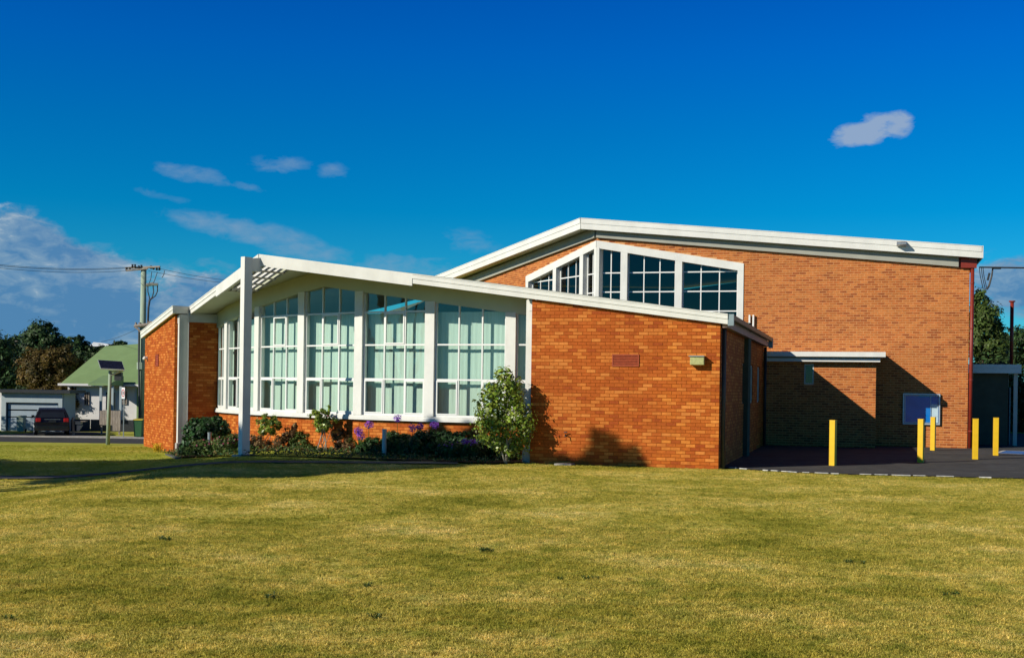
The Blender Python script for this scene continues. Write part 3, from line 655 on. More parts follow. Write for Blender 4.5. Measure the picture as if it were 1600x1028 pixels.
for i, (A, B_, dd, nn, Lg, e0, e1) in enumerate(bays):
    ncol = 3 if 0 < i < 6 else 2
    wl = PW[i] / 2; wr = PW[i + 1] / 2; x0 = wl; x1 = Lg - wr; cw = (x1 - x0) / ncol
    ez = lambda s: headz(e0 + (e1 - e0) * s / Lg)
    wb = one('window_bay', 'window_white', lambda b: [b.seg((*(A + dd * x0), 0), (*(A + dd * x1), 0), nn, -.04, .045, 1.086, 1.14),
        b.seg((*(A + dd * x0), 1.14), (*(A + dd * (x0 + .035)), 1.14), nn, -.04, .045, 0, ez(x0) - 1.14), b.seg((*(A + dd * (x1 - .035)), 1.14), (*(A + dd * x1), 1.14), nn, -.04, .045, 0, ez(x1) - 1.14)], wing)
    wb['label'] = ['narrow end window', 'tall three-pane window', 'tall three-pane window with an opening sash near the top', 'tallest middle window with an opening sash near the top', 'tall three-pane window with an opening sash near the top', 'tall three-pane window', 'narrow end window beside the right-hand wall'][i] + ', number %d from the left in the bowed glass front' % (i + 1)
    rows = [1.14, 2.11, 3.07] + ([4.0] if 2 <= i <= 4 else [])
    for z in rows[1:]:
        one('transom', 'window_white', lambda b: b.seg((*(A + dd * (x0 + .035)), 0), (*(A + dd * (x1 - .035)), 0), nn, -.03, .04, z - .022, z + .022), wb)
    for k in range(1, ncol):
        xm = x0 + cw * k
        one('mullion', 'window_white', lambda b: b.seg((*(A + dd * (xm - .02)), 1.14), (*(A + dd * (xm + .02)), 1.14), nn, -.028, .038, 0, ez(xm) - 1.14), wb)
    for k in range(ncol):
        a = x0 + cw * k + (.035 if k == 0 else .021); c = x0 + cw * (k + 1) - (.035 if k == ncol - 1 else .021)
        for r in range(len(rows)):
            zl = rows[r] + (.022 if r else 0); last = r == len(rows) - 1
            def pane(b):
                ya = (ez(a) if last else rows[r + 1] - .022); yc = (ez(c) if last else rows[r + 1] - .022)
                b.face([(*(A + dd * a + nn * .005), zl), (*(A + dd * c + nn * .005), zl), (*(A + dd * c + nn * .005), yc), (*(A + dd * a + nn * .005), ya)])
            one('pane', 'clear_glass', pane, wb)
            sash = (r == 0 and (ncol == 2 or k != 1)) or (r == 2 and k == 1 and len(rows) == 4)
            if sash:
                zt = rows[r + 1] - .022
                def sf(b):
                    for u0, u1, v0, v1 in ((a, c, zl, zl + .04), (a, c, zt - .045, zt), (a, a + .04, zl + .04, zt - .045), (c - .04, c, zl + .04, zt - .045)):
                        b.seg((*(A + dd * u0), 0), (*(A + dd * u1), 0), nn, .012, .055, v0, v1)
                one('sash', 'window_white', sf, wb)
    # curtain behind
    def cur(b):
        n_ = int(Lg / .035); off = .24; pts = []
        ph = random.uniform(0, 6)
        for q in range(n_ + 1):
            s = -.05 + (Lg + .1) * q / n_; w = .0035 * math.sin(s * 43 + ph + 1.2 * math.sin(s * 5.1 + ph)) + .006 * math.sin(s * 5.3 + ph)
            pts.append(A + dd * s - nn * (off + w))
        for q in range(n_):
            b.face([(*pts[q], 1.0), (*pts[q + 1], 1.0), (*pts[q + 1], 3.98), (*pts[q], 3.98)])
    o = one('curtain', 'curtain_cloth', cur, None, smooth=False)
    tag(o, ['pale curtain behind the narrow window beside the shaded left brick return', 'pale curtain in the bay mostly hidden by the tall white post', 'pale curtain in the first bay right of the tall white post',
            'pale curtain in the bay under the peak of the glass front', 'pale curtain behind the bay with purple lilies below its sill', 'pale curtain behind the widest bay, left of the glossy green shrub',
            'strip of pale curtain in the narrow window beside the right brick wall'][i], 'curtain', 'curtains hanging behind the bowed glass front')

# fittings on the low wing
def on_R(s, z, out=0): q = RI + Rd * s + Rn * out; return (q.x, q.y, z)
def vent(parentless_label, A, dd, nn, w, h, z):
    v = empty('wall_vent', (A.x, A.y, z), label=parentless_label, cat='vent', group='brick red wall vents')
    def fr(b):
        a = -dd * (w / 2); c = dd * (w / 2)
        b.seg((*a, 0), (*c, 0), nn, .002, .03, h / 2 - .03, h / 2); b.seg((*a, 0), (*c, 0), nn, .002, .03, -h / 2, -h / 2 + .03)
        b.seg((*a, 0), (*(a + dd * .03), 0), nn, .002, .03, -h / 2 + .03, h / 2 - .03); b.seg((*(c - dd * .03), 0), (*c, 0), nn, .002, .03, -h / 2 + .03, h / 2 - .03)
        b.seg((*a, 0), (*c, 0), nn, .007, .009, -h / 2 + .03, h / 2 - .03)
    one('vent_frame', 'vent_red', fr, v)
    k = 6; a = -dd * (w / 2 - .03); c = dd * (w / 2 - .03)
    for i in range(k):
        zz = -h / 2 + .03 + (h - .06) * (i + .5) / k
        def sl2(b):
            n3 = Vector((nn[0], nn[1], 0)); A3 = Vector((*a, zz)); C3 = Vector((*c, zz)); t = (h - .06) / k * .42
            b.hexa([A3 + n3 * .010 + Vector((0, 0, t * .2)), C3 + n3 * .010 + Vector((0, 0, t * .2)), C3 + n3 * .028 + Vector((0, 0, -t)), A3 + n3 * .028 + Vector((0, 0, -t))][::-1],
                   [A3 + n3 * .010 + Vector((0, 0, t * .2 + .008)), C3 + n3 * .010 + Vector((0, 0, t * .2 + .008)), C3 + n3 * .028 + Vector((0, 0, -t + .008)), A3 + n3 * .028 + Vector((0, 0, -t + .008))][::-1])
        one('louvre', 'vent_red', sl2, v)
def s_on(line0, d_, px):   # distance along a wall where the photo column falls
    u = ray(px, 605)[0]; return (u * line0.y - line0.x) / (d_.x - u * d_.y)
vent('wide brick red louvred vent high on the right front wall', RI + Rd * s_on(RI, Rd, 977), Rd, Rn, .68, .30, 2.64)
vent('small brick red vent on the left front wall', LO + Ld * s_on(LO, Ld, 245.5), Ld, Ln, .50, .42, 2.70)
sL = s_on(RI, Rd, 1090); A = RI + Rd * sL
fl = empty('wall_lamp', (A.x, A.y, 2.64), label='square greenish floodlight high on the right front wall near its corner', cat='lamp')
one('housing', 'lamp_glass', lambda b: (b.seg((*(-Rd * .17), 0), (*(Rd * .17), 0), Rn, .008, .20, -.10, .10)), fl, .012)
one('hood', 'steel', lambda b: b.seg((*(-Rd * .20), 0), (*(Rd * .18), 0), Rn, .008, .23, .103, .125), fl)
A = LO + Ld * s_on(LO, Ld, 230)
o = empty('wall_lamp', (A.x, A.y, 2.80), label='tiny white lamp near the outer end of the left front wall', cat='lamp')
one('bracket', 'white_paint', lambda b: b.seg((*(-Ld * .05), 0), (*(Ld * .05), 0), Ln, .007, .05, -.06, .06), o); one('globe', 'white_paint', lambda b: b.tube([(*(Ln * .05), 0), (*(Ln * .10), -.01), (*(Ln * .17), -.03)], [.05, .08, .03], 10), o, smooth=True)
A = RI + Rd * s_on(RI, Rd, 886)
tp = empty('garden_tap', (A.x, A.y, .75), label='small dark tap low on the right front wall', cat='tap')
one('pipe', 'dark_metal', lambda b: b.tube([(*(Rn * .0), -.04), (*(Rn * .02), -.02), (*(Rn * .03), 0), (*(Rn * .12), .01), (*(Rn * .14), -.06)], .013, 8), tp, smooth=True)
one('handle', 'dark_metal', lambda b: b.tube([(*(Rn * .08 - Rd * .04), .06), (*(Rn * .08 + Rd * .04), .07)], .014, 8), tp)
one('drain_slab', 'concrete', lambda b: b.seg((A.x - .2, A.y, 0), (A.x + .22, A.y - .12, 0), Rn, .03, .40, -.03, .045), None)
tag(bpy.data.objects['drain_slab'], 'small concrete slab on the grass below the dark tap', 'slab')

# ------------------------------------------------------------------ tall hall
hall = empty('tall_hall', (0, 0, 0), label='tall brown brick hall with a gable window and wide white roof edge', cat='building')
HH = lambda e: 8.38 - .101 * abs(e + .361)
HR = Vector(Q(0, 0)); 
def top_H(s): return 7.67 - .0992 * s
# gable window: s along each wall from the ridge
WEND = 5.56; whead = lambda s: 7.58 - .1727 * s; WSILL = 4.10
def hall_wall(d_, n_, length, zsplit):
    def f(b):
        wall_body(b, HR + d_ * 0, d_, n_, WEND, 0, lambda s: WSILL, .3, bottom=lambda s: -.2)
        wall_body(b, HR, d_, n_, WEND, 0, top_H, .3, bottom=whead)
        q = HR + d_ * WEND
        wall_body(b, q, d_, n_, length - WEND, 0, lambda s: top_H(s + WEND), .3, bottom=lambda s: -.2)
    return f
def bricks_hall(d_, n_, length, zmin):
    bl = []
    lst = []
    brick_wall(None, lst, HR, d_, n_, length, zmin, top_H, j=.014, z0=-.086, proud=.005)
    for br in lst:
        lo, hi, n3, pr, zl, h0, h1 = br
        s0 = (Vector((lo.x, lo.y)) - HR).dot(d_); s1 = (Vector((hi.x, hi.y)) - HR).dot(d_)
        if s0 < WEND - .01 and h1 > WSILL:
            wh = whead(min(s0, WEND))
            if zl < wh - .02 and s1 < WEND + .02: continue
            if zl < wh - .02:
                lo = Vector((HR.x, HR.y, 0)) + Vector((d_.x, d_.y, 0)) * WEND; br = (lo, hi, n3, pr, zl, h0, h1)
                if (hi - lo).length < .03: continue
        bl.append(br)
    return bl
def flip(n): return n
hw = one('front_wall', 'cream_mortar', hall_wall(Rd, Rn, 13.4, 0), hall); hw['label'] = 'broad right-hand front wall of brown bricks with pale joints'
bl = bricks_hall(Rd, Rn, 13.4, 0)
bl.sort(key=lambda t: -(t[0].x * 1.0)); 
vis = [b_ for b_ in bl if b_[4] > 2.6][:296]; ids = set(map(id, vis))
stuff_bricks('brickwork', [b_ for b_ in bl if id(b_) not in ids], 'brown', hw, tone_brown)
def singles_hall(bricks, parent):
    lib = {}
    for br in bricks:
        lo, hi, n3, pr, zl, h0, h1 = br; L_ = (hi - lo).length; t = tone_brown()
        if abs(L_ - (BR - .014)) < .002 and abs(h0 - zl - (BH - .014)) < .002 and abs(h1 - h0) < .002:
            if t not in lib:
                mb = MB(); d3 = (hi - lo).normalized(); brick_geo(mb, (Vector((0, 0, 0)), d3 * (BR - .014), n3, .005, 0, BH - .014, BH - .014), 0); o = mb.build('brick', 'brown_brick_%d' % t, parent); lib[t] = o.data
            else: o = bpy.data.objects.new('brick', lib[t]); col.objects.link(o); o.parent = parent
            o.location = lo + n3 * (pr - .005) + Vector((0, 0, zl))
        else: mb = MB(); brick_geo(mb, br, 0); mb.build('brick', 'brown_brick_%d' % t, parent)
singles_hall(vis, hw)
Lback = -Ld
hl = one('front_wall', 'cream_mortar', hall_wall(Lback, Ln, 13.4, 0), hall); hl['label'] = 'left-hand front wall of brown bricks running back from the gable peak'
stuff_bricks('brickwork', bricks_hall(Lback, Ln, 10.0, 3.8), 'brown', hl, tone_brown)
HC = HR + Rd * 13.4
def hrest(b):
    c2 = HR - Ld * 13.4
    for c_, nn_, dd_ in ((HC, Rn, Rd), (c2, Ln, -Ld)):
        A = c_ - nn_ * .301; B_ = c_ - nn_ * 13; q = [A, B_, B_ - dd_ * .3, A - dd_ * .3]; hs = [HH(12.3) - .362, HH(7.3) - .362, HH(7.0) - .362, HH(12.0) - .362]
        b.hexa([(*p, -.2) for p in q], [(*p, h_) for p, h_ in zip(q, hs)])
    A = HC - Rn * 13; B_ = Vector(Q(0, -19)); C_ = c2 - Ln * 13
    for a, c, h0, h1 in ((A, B_, HH(8.4) - .37, HH(0) - .37), (B_, C_, HH(0) - .37, HH(8.4) - .37)):
        dd = (c - a).normalized(); m_ = Vector((-dd.y, dd.x)) * .2
        b.hexa([(*a, -.2), (*c, -.2), (*(c - m_), -.2), (*(a - m_), -.2)], [(*a, h0), (*c, h1), (*(c - m_), h1), (*(a - m_), h0)])
one('rear_wall', 'room_olive', hrest, hall)
AH = lambda e: .524 - TB * abs(e + .361)
def hroof(b):
    for sg in (1, -1):
        ee = 12.80 if sg == 1 else -13.5; pts = [(-.361, AH(-.361)), (ee, AH(ee)), (ee - sg * .388 * 14, AH(ee) - .92 * 14), (-.361, -20)]
        if sg == 1: pts = pts[::-1]
        xy = [Q(*q) for q in pts]; b.prism(xy, lambda i: HH(pts[i][0]), lambda i: HH(pts[i][0]) - .36)
one('roof', 'soffit_cream', hroof, hall)
for sg, n2 in ((1, Rn), (-1, Ln)):
    one('fascia', 'white_paint', lambda b: fascia(b, -.361, 12.81 if sg == 1 else -13.5, AH, n2, .395, H=HH, fr=Q, out=.05), hall)
def fend(b):
    A = Vector(Q(12.81, AH(12.81))) + Rn * .05; B_ = A - Rn * 13.5; b.seg((*A, HH(12.81)), (*B_, HH(12.81)), Rd, .0, .05, -.395, .03)
one('fascia', 'white_paint', fend, hall)
def hbeam(b):
    for d_, n2, L0 in ((Rd, Rn, 13.02), (Lback, Ln, 13.0)):
        A = HR; B_ = HR + d_ * L0
        b.seg((*A, 7.67), (*B_, 7.67 - .0992 * L0), n2, .0, .13, .01, .36)
one('eaves_beam', 'beam_grey', hbeam, hall)
def hunder(b):
    for d_, n2, L0 in ((Rd, Rn, 13.38), (Lback, Ln, 13.38)):
        b.seg((*HR, 7.67), (*(HR + d_ * L0), 7.67 - .0992 * L0), n2, -.3, -.01, .002, .38)
one('wall_plate', 'red_brown_paint', hunder, hall)
# gable window
def rim(b):
    for d_, n2 in ((Rd, Rn), (Lback, Ln)):
        A = HR; B_ = HR + d_ * WEND
        b.seg((*A, whead(0)), (*B_, whead(WEND)), n2, -.28, .035, -.29, .0)
        C_ = HR + d_ * (WEND - .22); zt = whead(WEND) - .24
        b.seg((*C_, 0), (*B_, 0), n2, -.28, .032, WSILL, zt)
gw = one('gable_window', 'white_paint', rim, hall)
posts = [0, 1.07, 3.15]
one('window_post', 'white_paint', lambda b: b.prism([Q(*q) for q in ((-.11, -.28), (.11, -.28), (.12, -.0), (0, .045), (-.12, -.0))][::-1], lambda i: whead(0) - .27, lambda i: WSILL), gw)
for d_, n2 in ((Rd, Rn), (Lback, Ln)):
    for sx in posts[1:]:
        one('window_post', 'white_paint', lambda b: b.seg((*(HR + d_ * (sx - .13)), 0), (*(HR + d_ * (sx + .13)), 0), n2, -.28, .03, WSILL, whead(sx) - .26), gw)
    for x0, x1, nc in ((.13, .94, 2), (1.2, 3.02, 3), (3.28, 5.34, 3)):
        cw = (x1 - x0) / nc; rr = [WSILL, 4.88, 5.62, 6.35]
        hz = lambda s: whead(s) - .285
        for k in range(nc + 1):
            xm = min(max(x0 + cw * k, x0 + .02), x1 - .02)
            one('mullion', 'window_white', lambda b: b.seg((*(HR + d_ * (xm - .02)), 0), (*(HR + d_ * (xm + .02)), 0), n2, -.24, -.18, WSILL, hz(xm)), gw)
        for z in rr[1:]:
            if z < hz(x1): xe = x1 - .04
            elif z < hz(x0): xe = x0 + (hz(x0) - z) / .1727
            else: continue
            one('transom', 'window_white', lambda b: b.seg((*(HR + d_ * (x0 + .04)), 0), (*(HR + d_ * xe), 0), n2, -.235, -.175, z - .022, z + .022), gw)
        for k in range(nc):
            a = x0 + cw * k + .02; c = x0 + cw * (k + 1) - .02
            for r in range(4):
                zl = rr[r]; 
                if zl > max(hz(a), hz(c)) - .05: continue
                za = min(hz(a), rr[r + 1] if r < 3 else 99); zc = min(hz(c), rr[r + 1] if r < 3 else 99); za = max(za, zl + .01); zc = max(zc, zl + .01)
                pts = [HR + d_ * a - n2 * .21, HR + d_ * c - n2 * .21]
                one('pane', 'hall_glass', lambda b: b.face([(*pts[0], zl), (*pts[1], zl), (*pts[1], zc), (*pts[0], za)]), gw)
# corner downpipe, rainhead
pc = HC + Rd * .09 + Rn * .02
one('downpipe', 'red_brown_paint', lambda b: b.tube([(pc.x, pc.y, 0), (pc.x, pc.y, 6.35)], .065, 12), hall, smooth=True)
for zc in (.6, 2.4, 4.2, 5.8):
    one('pipe_clip', 'red_brown_paint', lambda b: b.tube([(pc.x, pc.y, zc), (pc.x, pc.y, zc + .05)], .075, 12), hall)
one('corner_strip', 'red_brown_paint', lambda b: b.seg((*(HC - Rd * .30), 6.345), (*(HC + Rd * .22), 6.33), Rn, .0, .12, .01, .33), hall)
# twin vent pipes
pv = HR + Rd * s_on(HR, Rd, 1170)
for k in (0, .14):
    o = one('flue_pipe', 'white_paint', lambda b: b.tube([(*(pv + Rd * k + Rn * .09), 3.4), (*(pv + Rd * k + Rn * .09), 4.72)], .035, 10), hall, smooth=True)
# annex
annex_o = Vector((0, 45.4)); 
def on_line(z0, px): u = ray(px, 605)[0]; Y = z0 / (1 + Rd.y / Rd.x * -1 * u); return Vector((u * Y, Y))
A0 = RO + SD * 13.5; sA = 0
AX = on_line(45.4, 1368.5); A0 = AX - Rd * 4.2; AL = 4.2
anx = one('annex_wall', 'cream_mortar', lambda b: [wall_body(b, A0 + Rd * a, Rd, Rn, c - a, z0, lambda s, z1=z1: z1) for a, c, z0, z1 in ((0, 1.80, -.2, 2.97), (2.12, AL, -.2, 2.97), (1.80, 2.12, -.2, 2.19), (1.80, 2.12, 2.88, 2.97))] + [wall_body(b, AX - Rn * .221, -Rn, Rd, 1.75, -.2, lambda s: 2.97)], hall)
bl = []; brick_wall(None, bl, A0, Rd, Rn, AL, -.05, lambda s: 2.96, holes=[(1.80, 2.12, 2.19, 2.88)], j=.014, z0=-.086, proud=.005)
brick_wall(None, bl, AX - Rn * .004, -Rn, Rd, 1.9, -.05, lambda s: 2.96, j=.014, z0=-.086, proud=.005)
stuff_bricks('brickwork', bl, 'brown', anx, tone_brown)
def aw(b):
    A = A0 + Rd * 1.80; B_ = A0 + Rd * 2.12
    b.seg((*A, 0), (*B_, 0), Rn, -.12, .012, 2.19, 2.225); b.seg((*A, 0), (*B_, 0), Rn, -.12, .012, 2.845, 2.88)
    b.seg((*A, 0), (*(A + Rd * .035), 0), Rn, -.12, .012, 2.225, 2.845); b.seg((*(B_ - Rd * .035), 0), (*B_, 0), Rn, -.12, .012, 2.225, 2.845)
w_ = one('small_window', 'pilaster_grey', aw, hall)
one('pane', 'hall_glass', lambda b: b.seg((*(A0 + Rd * 1.835), 0), (*(A0 + Rd * 2.085), 0), Rn, -.09, -.08, 2.225, 2.845), w_)
cn = one('canopy', 'white_paint', lambda b: b.seg((*(A0 + Rd * .2), 0), (*(AX + Rd * .30), 0), Rn, -1.9, .45, 3.14, 3.31), hall)
one('canopy_board', 'white_paint', lambda b: b.seg((*(A0 + Rd * .2), 0), (*(AX + Rd * .13), 0), Rn, -1.0, .28, 2.972, 3.085), cn)
one('canopy_core', 'beam_grey', lambda b: b.seg((*(A0 + Rd * .2), 0), (*(AX + Rd * .06), 0), Rn, -1.5, .20, 3.087, 3.138), cn)
# floodlight on the hall fascia
fa = Vector(Q(10.35, AH(10.35))) + Rn * .07
o = empty('roof_floodlight', (fa.x, fa.y, HH(10.35) - .10), label='small grey floodlight fixed to the hall fascia above the right end', cat='lamp')
def flo(b):
    n3 = Vector((Rn.x, Rn.y, 0)); d3 = Vector((Rd.x, Rd.y, 0))
    q = [n3 * .02 - d3 * .16, n3 * .02 + d3 * .16, n3 * .30 + d3 * .16, n3 * .30 - d3 * .16]
    b.hexa([q[0] + Vector((0, 0, -.10)), q[1] + Vector((0, 0, -.10)), q[2] + Vector((0, 0, -.05)), q[3] + Vector((0, 0, -.05))][::-1], [q[0] + Vector((0, 0, .08)), q[1] + Vector((0, 0, .08)), q[2], q[3]][::-1])
one('lamp_body', 'steel', flo, o)
one('lamp_arm', 'dark_metal', lambda b: b.tube([(*(Rn * .0), 0), (*(Rn * .06), .02)], .03, 8), o)
# service cable at the corner
def cab(b):
    q = Vector(Q(12.9, AH(12.9) - .5)); z0 = 6.42
    A = Vector((*(HC + Rd * .30 + Rn * .15), 6.36)); B_ = Vector((A.x + 9, A.y - 2, 6.45 - .0))
    pts = [A.lerp(B_, t) + Vector((0, 0, -.10 * math.sin(math.pi * t))) for t in np.linspace(0, 1, 16)]
    b.tube(pts, .028, 6)
    for sx in (.0, .07, .13):
        b.tube([A + Vector((x, 0, z)) for x, z in ((.0 + sx, 0), (.04 + sx, -.3), (.14 + sx, -.72), (.22 + sx * .6, -.78), (.32 + sx * .4, -.65), (.42 + sx * .3, -.3), (.46 + sx * .2, -.03))], .014, 5)
    b.tube([A + Vector((.3, 0, -.45)), A + Vector((.36, 0, -.2))], .035, 6); b.tube([A + Vector((.45, 0, -.02)), A + Vector((.75, -.02, -.02))], .04, 6)
tag(one('service_cable', 'dark_metal', cab), 'thick black cable with hanging loops running off the hall corner', 'cable')
# noticeboard
nx = HR + Rd * s_on(HR, Rd, 1440)
nb = empty('noticeboard', (nx.x, nx.y, 1.37), label='glazed noticeboard with a white paper inside, on the hall wall', cat='noticeboard')
w, h = .625, .55
def nbf(b):
    a = -Rd * w; c = Rd * w
    b.seg((*a, 0), (*c, 0), Rn, .008, .10, h - .045, h); b.seg((*a, 0), (*c, 0), Rn, .008, .10, -h, -h + .045)
    b.seg((*a, 0), (*(a + Rd * .045), 0), Rn, .008, .10, -h + .045, h - .045); b.seg((*(c - Rd * .045), 0), (*c, 0), Rn, .008, .10, -h + .045, h - .045)
one('frame', 'aluminium', nbf, nb)
one('backing', 'board_blue', lambda b: b.seg((*(-Rd * .575), 0), (*(Rd * .575), 0), Rn, .010, .022, -.5, .5), nb)
one('paper', 'paper', lambda b: b.seg((*(Rd * .33), 0), (*(Rd * .56), 0), Rn, .026, .030, -.49, .18), nb)
one('inner_frame', 'aluminium', lambda b: [b.seg((*(Rd * x0), 0), (*(Rd * x1), 0), Rn, .05, .062, z0, z1) for x0, x1, z0, z1 in ((-.56, .56, .47, .49), (-.56, .56, -.49, -.47), (-.56, -.54, -.47, .47), (.305, .32, -.47, .47))], nb)
one('glass_door', 'board_glass', lambda b: b.face([(*(-Rd * .58 + Rn * .08), -.505), (*(Rd * .58 + Rn * .08), -.505), (*(Rd * .58 + Rn * .08), .505), (*(-Rd * .58 + Rn * .08), .505)]), nb)

# ------------------------------------------------------------------ bollards
bl0 = None
bd = [(1301, 728.5, 1.18, 'yellow square bollard nearest the low brick wing, standing apart'), (1438.5, 723.5, 1.20, 'yellow square bollard in front of the noticeboard, nearer the camera'), (1457.5, 704.5, 1.12, 'yellow square bollard close to the wall under the noticeboard'),
      (1523.5, 718.5, 1.19, 'yellow square bollard in front of the red downpipe'), (1555.5, 712.5, 1.18, 'yellow square bollard furthest to the right, beside the dark outbuilding')]
for k, (px, py, hh, lab) in enumerate(bd):
    g = ground_at(px, py)
    if bl0 is None:
        root = empty('bollard', (g.x, g.y, .02), label=lab, cat='bollard', group='yellow bollards on the forecourt')
        one('post', 'bollard_yellow', lambda b: b.box((0, 0, .59), (.15, .15, 1.18), rz=0), root, .008); one('cap', 'bollard_yellow', lambda b: b.box((0, 0, 1.187), (.156, .156, .012)), root); bl0 = root
    else:
        root = bl0.copy(); col.objects.link(root); root.location = (g.x, g.y, .02); root['label'] = lab
        for ch in list(bl0.children): c = ch.copy(); col.objects.link(c); c.parent = root
    root.scale = (1, 1, hh / 1.19); root.rotation_euler.z = math.radians((-36, -34, -32, -12, -14)[k])

# ------------------------------------------------------------------ foliage
def leaves(pts, nrm, size, aspect=.5, jitter=.3, rng=RNG):
    n = len(pts); t = rng.normal(size=(n, 3)); t -= nrm * (t * nrm).sum(1)[:, None]; t /= np.linalg.norm(t, axis=1)[:, None] + 1e-9
    s = np.cross(nrm, t); L_ = (size * (1 + jitter * rng.normal(size=n))).clip(size * .4, size * 2)[:, None]
    W_ = L_ * aspect
    v = np.stack([pts - t * L_ * .5, pts + s * W_ * .5 + nrm * L_ * .06, pts + t * L_ * .5, pts - s * W_ * .5 + nrm * L_ * .06], 1).reshape(-1, 3)
    return v
def leaf_mesh(name, parts, parent):
    """parts: list of (verts(4n), material)"""
    V = np.concatenate([p[0] for p in parts]); n = len(V) // 4
    me = bpy.data.meshes.new(name); me.vertices.add(len(V)); me.vertices.foreach_set('co', V.ravel().astype(np.float32))
    me.loops.add(4 * n); me.loops.foreach_set('vertex_index', np.arange(4 * n, dtype=np.int32)); me.polygons.add(n)
    me.polygons.foreach_set('loop_start', np.arange(0, 4 * n, 4, dtype=np.int32))
    mi = []
    for k, p in enumerate(parts): me.materials.append(MATS[p[1]]); mi += [k] * (len(p[0]) // 4)
    me.polygons.foreach_set('material_index', mi); me.update(calc_edges=True); me.validate()
    o = bpy.data.objects.new(name, me); col.objects.link(o)
    if parent: o.parent = parent
    return o
def cloud(blobs, n, inner=.45, rng=RNG, clump=0, csz=.2):
    """points in a set of ellipsoids, denser towards the skin; normals roughly outward. optional clumping"""
    vol = np.array([b[3] * b[4] * b[5] for b in blobs]) ** .75; vol = vol / vol.sum(); idx = rng.choice(len(blobs), n, p=vol)
    B = np.array(blobs, float)[idx]; d = rng.normal(size=(n, 3)); d /= np.linalg.norm(d, axis=1)[:, None]
    r = inner + (1 - inner) * rng.random(n) ** .6
    if clump:
        m = clump; cd = rng.normal(size=(m, 3)); cd /= np.linalg.norm(cd, axis=1)[:, None]; cr_ = .55 + .5 * rng.random(m); cb = rng.choice(len(blobs), m, p=vol)
        ci = rng.integers(0, m, n); B = np.array(blobs, float)[cb[ci]]; c = cd[ci] * cr_[ci][:, None]
        off = rng.normal(size=(n, 3)) * csz * .55
        pts = B[:, :3] + c * B[:, 3:6] + off * np.minimum(B[:, 3:6], B[:, 3:6].mean())
        nr = cd[ci] * .6 + off / csz * .5 + rng.normal(size=(n, 3)) * .35 + np.array([0, 0, .25])
    else:
        pts = B[:, :3] + d * r[:, None] * B[:, 3:6]; nr = d + rng.normal(size=(n, 3)) * .5 + np.array([0, 0, .3])
    nr /= np.linalg.norm(nr, axis=1)[:, None]; return pts, nr
def limbs(b, base, tips, r0, seg=6, wob=.06):
    base = Vector(base)
    for t, rr in tips:
        t = Vector(t); pts = []; n = 5
        for i in range(n + 1):
            q = base.lerp(t, i / n); q += Vector((random.uniform(-wob, wob), random.uniform(-wob, wob), 0)) * (0 < i < n); q.z = base.z + (t.z - base.z) * (i / n) ** .85; pts.append(q)
        b.tube(pts, [r0 * rr * (1 - .8 * i / n) for i in range(n + 1)], seg)
def tree(name, label, cat, loc, blobs, n, size, m, trunk=.15, group=None, clump=0, csz=.25, aspect=.5, bark='bark', inner=.45, tips=None, extra=None):
    """blobs relative to loc"""
    r = empty(name, loc, label=label, cat=cat, group=group)
    p, nr = cloud(blobs, n, clump=clump, csz=csz, inner=inner); p[:, 2] = np.maximum(p[:, 2], .02); parts = [(leaves(p, nr, size, aspect), m)]
    for (mm, nn_, ss, zmin) in (extra or []):
        p, nr = cloud(blobs, nn_, inner=.85, clump=0); k = p[:, 2] > zmin; parts.append((leaves(p[k], nr[k], ss, .8), mm))
    leaf_mesh('crown', parts, r)
    def tk(b):
        limbs(b, (0, 0, -.05), tips or [((q[0], q[1], q[2]), 1 if i == 0 else .6) for i, q in enumerate(blobs[:7])], trunk)
    one('trunk', bark, tk, r, smooth=True); return r

# glossy shrub against the right-hand pilaster
g = Vector((-.12, 30.62, 0)); k = 30.62 / FPX
sb = []
for (px, py, rx, ry) in ((790, 610, 22, 30), (775, 650, 32, 34), (808, 655, 27, 36), (765, 668, 27, 28), (795, 690, 38, 22), (822, 670, 18, 34), (785, 585, 14, 14), (757, 640, 16, 14), (800, 600, 18, 22), (768, 620, 20, 22), (803, 620, 18, 24)):
    q = at(px, py, 30.62); sb.append((q.x - g.x, random.uniform(-.10, .04), q.z, rx * k * .84, min(rx, ry) * k * .7, ry * k * .86))
q = at(744, 634, 30.35); sb.append((q.x - g.x, .0, q.z, .14, .1, .16))
tree('flowering_shrub', 'tall glossy bright green shrub in front of the white pilaster', 'shrub', g, sb, 5600, .088, 'leaf_glossy', .035, clump=420, csz=.42, aspect=.62, bark='pale_bark',
     tips=[((-.3, 0, 1.1), .8), ((-.55, .05, .8), .6), ((.25, 0, 1.2), .8), ((0, 0, 1.8), 1)], extra=[('flower_white', 40, .05, .9)])
def shrub(label, px, py, Y, blist, n, size, m, extra=None, name='shrub', clump=0, aspect=.5, cat='shrub', trunk=.02, bark='bark', **k):
    b0 = at(px, py, Y); gz = float(G(b0.x, b0.y)) + .02; loc = Vector((b0.x, b0.y, gz)); s = Y / FPX
    bl = []
    for (x, y, rx, ry) in blist:
        q = at(x, y, Y); bl.append((q.x - loc.x, random.uniform(-.15, .15), q.z - gz, rx * s, (rx + ry) * .5 * s, ry * s))
    return tree(name, label, cat, loc, bl, int(n * 2.3), size * 1.15, m, trunk, clump=clump, aspect=aspect, extra=extra, bark=bark, **k)
shrub('dense dark green bush between the left pilaster and the tall white post', 320, 705, 37.6, [(318, 672, 28, 18), (346, 670, 14, 12), (298, 690, 15, 14), (287, 702, 9, 9), (336, 660, 13, 8)], 4200, .09, 'leaf_dark', clump=260)
